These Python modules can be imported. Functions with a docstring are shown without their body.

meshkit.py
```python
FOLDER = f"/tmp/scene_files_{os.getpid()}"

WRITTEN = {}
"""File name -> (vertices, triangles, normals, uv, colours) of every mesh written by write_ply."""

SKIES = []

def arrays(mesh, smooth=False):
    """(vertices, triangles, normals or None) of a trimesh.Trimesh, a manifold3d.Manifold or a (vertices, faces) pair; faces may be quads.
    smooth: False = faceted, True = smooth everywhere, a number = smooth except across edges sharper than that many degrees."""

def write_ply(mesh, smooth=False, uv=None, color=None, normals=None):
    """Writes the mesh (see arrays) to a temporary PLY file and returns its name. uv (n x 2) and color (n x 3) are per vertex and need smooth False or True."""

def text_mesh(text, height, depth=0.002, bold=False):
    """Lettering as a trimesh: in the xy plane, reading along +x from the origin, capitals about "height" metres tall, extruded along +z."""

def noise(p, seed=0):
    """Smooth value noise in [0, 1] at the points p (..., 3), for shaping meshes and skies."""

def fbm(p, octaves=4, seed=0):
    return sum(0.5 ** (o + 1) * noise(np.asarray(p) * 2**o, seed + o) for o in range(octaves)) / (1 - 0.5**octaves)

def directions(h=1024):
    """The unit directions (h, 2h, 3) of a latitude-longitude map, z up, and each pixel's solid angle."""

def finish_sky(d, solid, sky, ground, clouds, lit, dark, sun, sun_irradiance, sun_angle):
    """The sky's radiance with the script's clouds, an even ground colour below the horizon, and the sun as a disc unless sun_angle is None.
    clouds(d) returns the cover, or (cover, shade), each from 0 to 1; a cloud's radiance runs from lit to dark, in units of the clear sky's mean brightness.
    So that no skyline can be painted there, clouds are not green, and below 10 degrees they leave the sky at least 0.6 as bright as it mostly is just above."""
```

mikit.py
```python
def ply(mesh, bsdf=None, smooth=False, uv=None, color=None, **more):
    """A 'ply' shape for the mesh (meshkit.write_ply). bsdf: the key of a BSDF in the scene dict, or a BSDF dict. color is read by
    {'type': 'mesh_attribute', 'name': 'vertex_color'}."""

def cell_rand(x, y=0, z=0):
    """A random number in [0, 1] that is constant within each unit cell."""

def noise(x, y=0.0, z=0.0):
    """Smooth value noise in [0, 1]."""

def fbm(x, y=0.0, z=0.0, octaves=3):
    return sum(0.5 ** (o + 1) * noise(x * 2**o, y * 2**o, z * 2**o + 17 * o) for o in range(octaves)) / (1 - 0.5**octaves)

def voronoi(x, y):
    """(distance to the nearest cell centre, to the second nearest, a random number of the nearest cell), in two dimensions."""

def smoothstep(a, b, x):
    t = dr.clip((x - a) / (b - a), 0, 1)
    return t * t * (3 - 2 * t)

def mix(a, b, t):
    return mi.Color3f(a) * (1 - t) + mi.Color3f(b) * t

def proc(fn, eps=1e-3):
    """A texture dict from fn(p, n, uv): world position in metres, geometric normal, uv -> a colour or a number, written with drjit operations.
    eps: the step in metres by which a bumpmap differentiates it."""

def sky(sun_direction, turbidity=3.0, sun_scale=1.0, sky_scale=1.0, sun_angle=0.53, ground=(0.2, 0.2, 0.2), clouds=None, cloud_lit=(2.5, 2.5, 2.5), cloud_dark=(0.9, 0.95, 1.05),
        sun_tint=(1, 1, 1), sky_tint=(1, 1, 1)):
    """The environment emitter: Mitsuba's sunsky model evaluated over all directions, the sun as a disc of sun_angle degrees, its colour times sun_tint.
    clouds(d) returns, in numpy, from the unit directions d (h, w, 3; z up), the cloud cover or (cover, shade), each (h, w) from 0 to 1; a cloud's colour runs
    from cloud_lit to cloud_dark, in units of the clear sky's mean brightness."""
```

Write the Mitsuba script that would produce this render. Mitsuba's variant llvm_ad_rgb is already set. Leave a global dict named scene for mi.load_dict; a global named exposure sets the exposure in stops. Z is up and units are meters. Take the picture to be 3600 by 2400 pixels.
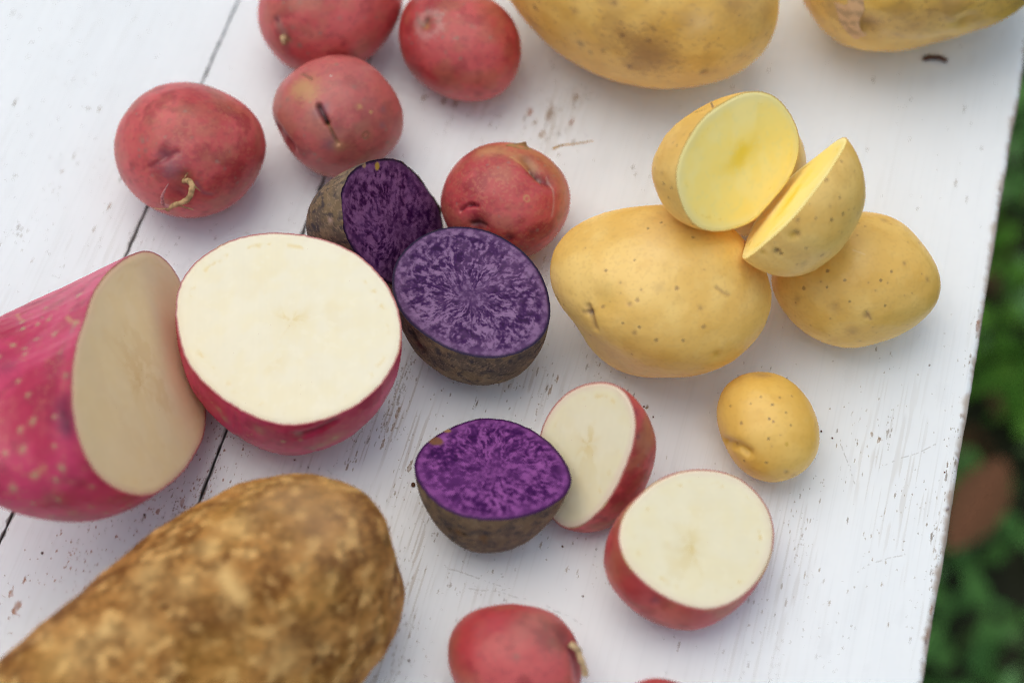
import math
import numpy as np
import drjit as dr
import trimesh
import mitsuba as mi
import mikit
import meshkit
from mikit import proc, noise, fbm, voronoi, cell_rand, smoothstep, mix

T = mi.ScalarTransform4f
scene, labels = {}, {}
TOP = 620.0                                   # height of the table top in millimetres; object data below is in mm above it


def W(v):
    """mm above the table top -> metres above the ground"""
    v = np.asarray(v, float)
    return (v + [0, 0, TOP]) * 0.001


# ------------------------------------------------------------------ camera, sky, exposure
cam_at = W([0.0, -349.80, 559.68])
scene['camera'] = {'type': 'thinlens', 'fov': 28.592, 'fov_axis': 'x', 'aperture_radius': 0.0072, 'focus_distance': 0.637, 'near_clip': 0.02, 'far_clip': 60.0,
                   'to_world': T().look_at(origin=cam_at.tolist(), target=W([0, 0, 0]).tolist(), up=[0, 0, 1])}
# an even overcast: brightest overhead, a third of that at the horizon, with the sun a wide glow behind the cloud
scene['sky'] = mikit.sky((-0.24, 0.26, 0.935), turbidity=3, sun_scale=0.28, sun_angle=58, sun_tint=(0.99, 1.01, 1.03), clouds=lambda d: (np.ones(d.shape[:2]), 1 - d[..., 2]),
                         cloud_lit=(1.98, 2.24, 2.54), cloud_dark=(0.66, 0.75, 0.86), ground=(0.07, 0.1, 0.05))
exposure = 2.02

# ------------------------------------------------------------------ data measured for this scene (mm)
WHOLE = {'red_A': [-64.3, 125.42, 3.279, 3.1188, 2.9711, 0.6318, 0.0228, -0.0064, 0.0018, -0.0156, -0.007, -0.0031, -0.0028, -0.0022, -0.0036, -0.0035, 0.0019, 0.0007, 0.0024, 0.0002, 0.0002, -0.0016], 'red_B': [-18.33, 112.47, 3.1727, 2.9765, 2.8255, -0.746, -0.0117, -0.0098, 0.0029, 0.006, -0.0003, -0.0045, -0.0023, 0.0105, -0.0054, -0.0066, -0.0019, 0.002, 0.0081, 0.0022, -0.0019, -0.001], 'red_C': [-59.39, 79.0, 3.0824, 3.0546, 2.9284, -0.1196, -0.0094, 0.0056, -0.0016, -0.0034, -0.0095, 0.0019, -0.0018, 0.0237, -0.0154, 0.0138, -0.0086, -0.006, -0.0012, 0.026, 0.0043, -0.0089], 'red_D': [-108.55, 63.42, 3.2282, 3.1751, 3.0168, -0.1863, 0.0017, 0.0101, 0.0107, -0.0002, -0.0042, -0.0034, -0.0032, -0.0039, 0.0078, 0.0014, -0.0002, 0.0008, -0.0016, 0.0003, 0.0004, 0.0009], 'red_E': [-2.11, 44.17, 3.0649, 3.0111, 2.8617, -0.0941, 0.0014, -0.0005, 0.0011, -0.002, 0.0015, 0.0015, -0.0014, -0.0004, 0.0083, 0.0053, -0.0009, -0.0014, -0.0038, -0.0023, 0.0001, -0.0003], 'red_F': [0.85, -118.24, 3.0066, 2.8193, 2.6647, -0.2387, -0.001, -0.0042, 0.0014, 0.0053, -0.0022, 0.0007, 0.0039, -0.0027, -0.0196, -0.0065, 0.0021, 0.0015, 0.0036, -0.0001, 0.0001, 0.0004], 'red_G': [43.77, -143.32, 2.9595, 2.7712, 2.6203, -1.2425, -0.0017, 0.0008, 0.0009, -0.0001, -0.0005, 0.0002, 0.0, 0.0008, -0.0009, -0.0005, 0.0002, 0.0002, -0.0001, 0.0001, 0.0001, -0.0002], 'yel_B1': [43.73, 129.37, 3.9547, 3.664, 3.5168, -0.477, -0.0167, -0.0144, -0.0079, 0.0109, 0.0064, -0.0032, -0.0017, 0.0105, -0.0053, -0.0018, -0.0056, -0.0067, 0.0054, 0.0061, 0.0058, -0.0013], 'yel_B2': [143.48, 142.94, 3.8611, 3.6505, 3.5096, 0.3902, -0.0061, -0.0148, -0.0142, -0.0007, -0.0125, 0.0066, -0.0156, -0.0166, 0.0089, -0.0021, 0.014, 0.0171, 0.0167, 0.0111, 0.0034, 0.0057], 'yel_L': [47.64, 1.5, 3.5215, 3.3575, 3.2025, -0.0923, -0.0272, 0.0297, 0.0077, -0.0325, -0.0305, -0.0067, -0.0643, 0.0025, -0.0024, 0.0055, -0.0104, -0.0152, 0.0391, 0.0497, 0.0202, 0.0331], 'yel_R': [111.31, 11.37, 3.2827, 3.1102, 2.9587, 0.1041, -0.0083, -0.0031, -0.0098, -0.0013, 0.0009, 0.0009, 0.0023, 0.0017, -0.0214, -0.0117, -0.0073, -0.0074, 0.0058, 0.0012, 0.001, 0.0004], 'yel_S': [79.85, -39.35, 2.7247, 2.9329, 2.5745, 0.343, 0.0105, -0.0034, 0.0064, -0.0071, -0.004, 0.0063, -0.0043, -0.0154, 0.0012, -0.0065, 0.0035, -0.0008, 0.0041, 0.0029, -0.0019, -0.001], 'russet': [-90.04, -121.79, 4.2799, 3.5975, 3.4402, 0.6263, -0.0558, 0.0232, 0.031, 0.023, 0.0415, 0.0001, 0.0188, -0.0023, -0.0298, 0.0165, 0.0197, 0.0315, -0.032, 0.0074, 0.0026, -0.0199], 'yel_H': [78.86, 50.41, 2.9178, 2.9444, 3.2189, 0.0, 0.0, 0.0, 0.0, 0.0, 0.0, 0.0, 0.0, 0.0, 0.0, 0.0, 0.0, 0.0, 0.0, 0.0, 0.0, 0.0]}
HALF = {'yhalf_T': {'O': [np.float64(69.47), np.float64(23.79), np.float64(66.04)], 'n': [np.float64(0.5964), np.float64(-0.53812), np.float64(0.5956)], 'u': [np.float64(0.6699), np.float64(0.74245), np.float64(-0.0)], 'h': 23.53, 'sk': [-1.87, 2.15], 'sq': [-1.29, -0.4], 'ex': 0.953, 'bul': -0.031, 'c': [1.5, 1.3], 'rr': [25.8, 25.73, 25.6, 25.39, 25.09, 24.71, 24.26, 23.77, 23.28, 22.79, 22.33, 21.89, 21.5, 21.15, 20.85, 20.6, 20.4, 20.25, 20.14, 20.04, 19.95, 19.85, 19.74, 19.63, 19.54, 19.48, 19.49, 19.58, 19.76, 20.02, 20.36, 20.8, 21.3, 21.87, 22.47, 23.08, 23.69, 24.28, 24.84, 25.35, 25.79, 26.13, 26.35, 26.44, 26.39, 26.24, 26.03, 25.78, 25.53, 25.3, 25.08, 24.85, 24.6, 24.31, 23.97, 23.6, 23.2, 22.78, 22.37, 21.97, 21.6, 21.24, 20.9, 20.58, 20.28, 20.01, 19.78, 19.61, 19.5, 19.46, 19.5, 19.59, 19.73, 19.9, 20.1, 20.31, 20.54, 20.79, 21.07, 21.37, 21.71, 22.09, 22.52, 22.99, 23.5, 24.02, 24.53, 25.0, 25.37, 25.65, 25.81, 25.89, 25.9, 25.88, 25.86, 25.83]}, 'yhalf_R': {'O': [np.float64(86.45), np.float64(17.22), np.float64(56.1)], 'n': [np.float64(-0.75161), np.float64(0.47235), np.float64(0.46041)], 'u': [np.float64(-0.5321), np.float64(-0.84668), np.float64(0.0)], 'h': 21.46, 'sk': [1.14, -0.01], 'sq': [0.48, 0.12], 'ex': 0.893, 'bul': -0.025, 'c': [-0.3, 1.0], 'rr': [21.71, 21.39, 21.21, 21.19, 21.3, 21.54, 21.89, 22.32, 22.79, 23.27, 23.71, 24.07, 24.33, 24.48, 24.5, 24.42, 24.25, 24.02, 23.77, 23.51, 23.25, 23.0, 22.76, 22.52, 22.28, 22.03, 21.8, 21.57, 21.38, 21.2, 21.06, 20.95, 20.87, 20.84, 20.88, 21.0, 21.22, 21.55, 21.97, 22.47, 23.03, 23.62, 24.19, 24.71, 25.11, 25.35, 25.42, 25.32, 25.08, 24.74, 24.36, 24.0, 23.71, 23.51, 23.41, 23.39, 23.42, 23.45, 23.45, 23.38, 23.22, 22.97, 22.63, 22.25, 21.85, 21.5, 21.23, 21.08, 21.03, 21.05, 21.12, 21.17, 21.2, 21.21, 21.23, 21.29, 21.45, 21.72, 22.1, 22.56, 23.06, 23.55, 23.98, 24.31, 24.54, 24.68, 24.75, 24.76, 24.73, 24.63, 24.44, 24.14, 23.73, 23.23, 22.68, 22.16]}, 'phalf_B': {'O': [np.float64(-38.81), np.float64(30.22), np.float64(25.78)], 'n': [np.float64(0.82711), np.float64(-0.26895), np.float64(0.49351)], 'u': [np.float64(0.30923), np.float64(0.95099), np.float64(-0.0)], 'h': 25.78, 'sk': [-4.5, 0.13], 'sq': [-0.64, -0.02], 'ex': 0.986, 'bul': 0.016, 'c': [-0.9, -3.0], 'rr': [20.51, 20.44, 20.43, 20.46, 20.53, 20.63, 20.74, 20.85, 20.95, 21.02, 21.08, 21.12, 21.16, 21.22, 21.31, 21.43, 21.59, 21.79, 22.03, 22.3, 22.61, 22.96, 23.35, 23.78, 24.24, 24.74, 25.26, 25.8, 26.33, 26.82, 27.26, 27.59, 27.79, 27.82, 27.66, 27.3, 26.76, 26.09, 25.34, 24.57, 23.83, 23.15, 22.57, 22.07, 21.65, 21.3, 21.01, 20.78, 20.61, 20.49, 20.42, 20.39, 20.37, 20.36, 20.34, 20.31, 20.27, 20.23, 20.21, 20.22, 20.27, 20.38, 20.55, 20.79, 21.08, 21.42, 21.8, 22.22, 22.69, 23.23, 23.83, 24.47, 25.13, 25.77, 26.34, 26.81, 27.16, 27.37, 27.45, 27.41, 27.28, 27.05, 26.76, 26.4, 25.98, 25.5, 24.97, 24.39, 23.77, 23.15, 22.55, 21.99, 21.52, 21.13, 20.84, 20.64]}, 'phalf_M': {'O': [np.float64(-12.75), np.float64(1.19), np.float64(28.0)], 'n': [np.float64(0.00571), np.float64(0.00484), np.float64(0.99997)], 'u': [np.float64(-0.64665), np.float64(0.76279), np.float64(0.0)], 'h': 28.05, 'sk': [0.13, 5.87], 'sq': [-3.09, 0.28], 'ex': 0.93, 'bul': -0.019, 'c': [-1.5, 1.5], 'rr': [27.81, 27.92, 27.96, 27.9, 27.75, 27.5, 27.17, 26.77, 26.33, 25.86, 25.39, 24.94, 24.53, 24.16, 23.84, 23.56, 23.31, 23.1, 22.92, 22.76, 22.63, 22.53, 22.45, 22.41, 22.4, 22.4, 22.44, 22.49, 22.59, 22.72, 22.9, 23.12, 23.36, 23.62, 23.89, 24.15, 24.41, 24.68, 24.96, 25.24, 25.53, 25.81, 26.07, 26.29, 26.48, 26.64, 26.75, 26.83, 26.88, 26.9, 26.91, 26.9, 26.88, 26.82, 26.73, 26.59, 26.41, 26.19, 25.93, 25.66, 25.38, 25.09, 24.81, 24.53, 24.25, 23.97, 23.69, 23.42, 23.15, 22.9, 22.66, 22.44, 22.26, 22.12, 22.04, 22.01, 22.03, 22.11, 22.23, 22.39, 22.6, 22.84, 23.12, 23.43, 23.77, 24.12, 24.49, 24.88, 25.27, 25.67, 26.07, 26.45, 26.8, 27.12, 27.4, 27.64]}, 'phalf_F': {'O': [np.float64(-6.04), np.float64(-60.75), np.float64(24.22)], 'n': [np.float64(0.03166), np.float64(0.24251), np.float64(0.96963)], 'u': [np.float64(-0.99159), np.float64(0.12945), np.float64(0.0)], 'h': 25.43, 'sk': [-2.26, 4.19], 'sq': [1.97, 0.72], 'ex': 0.93, 'bul': -0.081, 'c': [-0.5, 0.4], 'rr': [24.09, 23.81, 23.46, 23.08, 22.7, 22.34, 22.03, 21.75, 21.52, 21.31, 21.14, 20.99, 20.87, 20.78, 20.73, 20.71, 20.73, 20.78, 20.86, 20.96, 21.05, 21.13, 21.19, 21.24, 21.29, 21.35, 21.42, 21.48, 21.53, 21.55, 21.54, 21.49, 21.42, 21.35, 21.31, 21.31, 21.36, 21.46, 21.61, 21.8, 22.02, 22.26, 22.5, 22.75, 22.98, 23.19, 23.36, 23.48, 23.54, 23.53, 23.46, 23.33, 23.16, 22.95, 22.73, 22.51, 22.3, 22.13, 21.98, 21.87, 21.77, 21.68, 21.59, 21.48, 21.36, 21.23, 21.09, 20.96, 20.83, 20.7, 20.59, 20.49, 20.41, 20.37, 20.35, 20.36, 20.4, 20.45, 20.53, 20.62, 20.75, 20.9, 21.09, 21.3, 21.55, 21.82, 22.11, 22.42, 22.75, 23.1, 23.44, 23.77, 24.04, 24.23, 24.31, 24.26]}, 'rhalf_S': {'O': [np.float64(21.94), np.float64(-53.92), np.float64(22.77)], 'n': [np.float64(-0.61889), np.float64(-0.40837), np.float64(0.67097)], 'u': [np.float64(0.55075), np.float64(-0.83467), np.float64(0.0)], 'h': 19.62, 'sk': [6.66, -1.69], 'sq': [1.24, -0.24], 'ex': 0.978, 'bul': 0.007, 'c': [-0.7, 3.0], 'rr': [17.81, 17.72, 17.65, 17.6, 17.56, 17.52, 17.5, 17.49, 17.5, 17.54, 17.61, 17.72, 17.86, 18.04, 18.26, 18.51, 18.8, 19.12, 19.47, 19.85, 20.26, 20.7, 21.16, 21.63, 22.12, 22.62, 23.12, 23.59, 24.02, 24.35, 24.56, 24.59, 24.44, 24.1, 23.59, 22.96, 22.26, 21.52, 20.8, 20.13, 19.5, 18.94, 18.43, 17.98, 17.58, 17.23, 16.92, 16.66, 16.45, 16.28, 16.15, 16.07, 16.02, 16.01, 16.04, 16.13, 16.28, 16.49, 16.78, 17.13, 17.54, 18.0, 18.51, 19.07, 19.67, 20.29, 20.91, 21.51, 22.08, 22.6, 23.06, 23.45, 23.75, 23.95, 24.03, 23.98, 23.8, 23.5, 23.12, 22.68, 22.22, 21.77, 21.35, 20.96, 20.6, 20.27, 19.97, 19.68, 19.41, 19.15, 18.91, 18.67, 18.46, 18.26, 18.08, 17.93]}, 'rhalf_F': {'O': [np.float64(55.42), np.float64(-83.48), np.float64(24.2)], 'n': [np.float64(0.30862), np.float64(-0.1596), np.float64(0.9377)], 'u': [np.float64(0.45936), np.float64(0.88825), np.float64(-0.0)], 'h': 23.2, 'sk': [-8.46, -2.44], 'sq': [0.48, 0.21], 'ex': 0.962, 'bul': 0.133, 'c': [-4.0, 0.5], 'rr': [22.45, 22.31, 22.21, 22.14, 22.1, 22.08, 22.07, 22.07, 22.05, 22.02, 21.97, 21.91, 21.84, 21.76, 21.69, 21.63, 21.58, 21.55, 21.55, 21.57, 21.62, 21.71, 21.83, 21.97, 22.14, 22.33, 22.54, 22.77, 23.02, 23.29, 23.58, 23.88, 24.18, 24.48, 24.75, 25.0, 25.19, 25.33, 25.41, 25.42, 25.37, 25.27, 25.13, 24.96, 24.75, 24.52, 24.26, 23.96, 23.63, 23.28, 22.92, 22.56, 22.23, 21.92, 21.64, 21.4, 21.2, 21.03, 20.89, 20.78, 20.71, 20.67, 20.65, 20.66, 20.69, 20.75, 20.83, 20.94, 21.08, 21.27, 21.51, 21.81, 22.15, 22.55, 22.98, 23.45, 23.94, 24.42, 24.88, 25.29, 25.62, 25.85, 25.97, 25.97, 25.86, 25.65, 25.37, 25.04, 24.69, 24.33, 23.98, 23.65, 23.35, 23.07, 22.83, 22.62]}, 'whalf': {'O': [np.float64(-69.13), np.float64(-17.92), np.float64(38.36)], 'n': [np.float64(-0.08622), np.float64(-0.13625), np.float64(0.98691)], 'u': [np.float64(0.84502), np.float64(-0.53474), np.float64(0.0)], 'h': 37.07, 'sk': [-1.19, -7.26], 'sq': [0.65, -2.51], 'ex': 0.896, 'bul': 0.05, 'c': [0.2, 2.1], 'rr': [37.95, 37.96, 37.8, 37.47, 36.99, 36.43, 35.82, 35.23, 34.68, 34.21, 33.8, 33.45, 33.13, 32.81, 32.49, 32.16, 31.83, 31.49, 31.18, 30.91, 30.7, 30.56, 30.5, 30.51, 30.6, 30.74, 30.94, 31.19, 31.49, 31.84, 32.21, 32.61, 32.99, 33.33, 33.61, 33.83, 33.99, 34.14, 34.3, 34.51, 34.76, 35.04, 35.32, 35.59, 35.81, 36.01, 36.17, 36.32, 36.45, 36.56, 36.62, 36.62, 36.54, 36.36, 36.11, 35.8, 35.44, 35.05, 34.66, 34.27, 33.9, 33.54, 33.19, 32.85, 32.54, 32.24, 31.98, 31.75, 31.55, 31.38, 31.23, 31.09, 30.95, 30.84, 30.75, 30.7, 30.71, 30.78, 30.91, 31.11, 31.36, 31.67, 32.03, 32.44, 32.88, 33.36, 33.85, 34.36, 34.87, 35.37, 35.85, 36.31, 36.75, 37.15, 37.51, 37.79]}, 'pink': {'O': [np.float64(-110.92), np.float64(-37.69), np.float64(42.61)], 'n': [np.float64(0.89616), np.float64(0.13822), np.float64(0.42166)], 'u': [np.float64(-0.15243), np.float64(0.98831), np.float64(0.0)], 'h': 40.29, 'sk': [-14.34, 43.36], 'sq': [8.32, -27.07], 'ex': 0.417, 'bul': 0.08, 'c': [-4.2, 2.3], 'rr': [41.76, 40.2, 38.71, 37.34, 36.12, 35.07, 34.18, 33.43, 32.82, 32.33, 31.95, 31.65, 31.43, 31.3, 31.26, 31.32, 31.49, 31.78, 32.17, 32.64, 33.16, 33.69, 34.21, 34.69, 35.12, 35.52, 35.91, 36.32, 36.79, 37.36, 38.06, 38.91, 39.92, 41.13, 42.56, 44.25, 46.19, 48.31, 50.46, 52.44, 54.0, 54.94, 55.1, 54.47, 53.12, 51.22, 48.96, 46.55, 44.16, 41.93, 39.91, 38.15, 36.62, 35.29, 34.13, 33.12, 32.24, 31.5, 30.89, 30.4, 30.01, 29.72, 29.5, 29.35, 29.26, 29.21, 29.21, 29.28, 29.43, 29.72, 30.17, 30.81, 31.63, 32.62, 33.76, 35.05, 36.47, 38.03, 39.73, 41.58, 43.56, 45.64, 47.75, 49.79, 51.62, 53.07, 53.98, 54.25, 53.86, 52.91, 51.56, 49.97, 48.3, 46.62, 44.98, 43.35]}}
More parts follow.
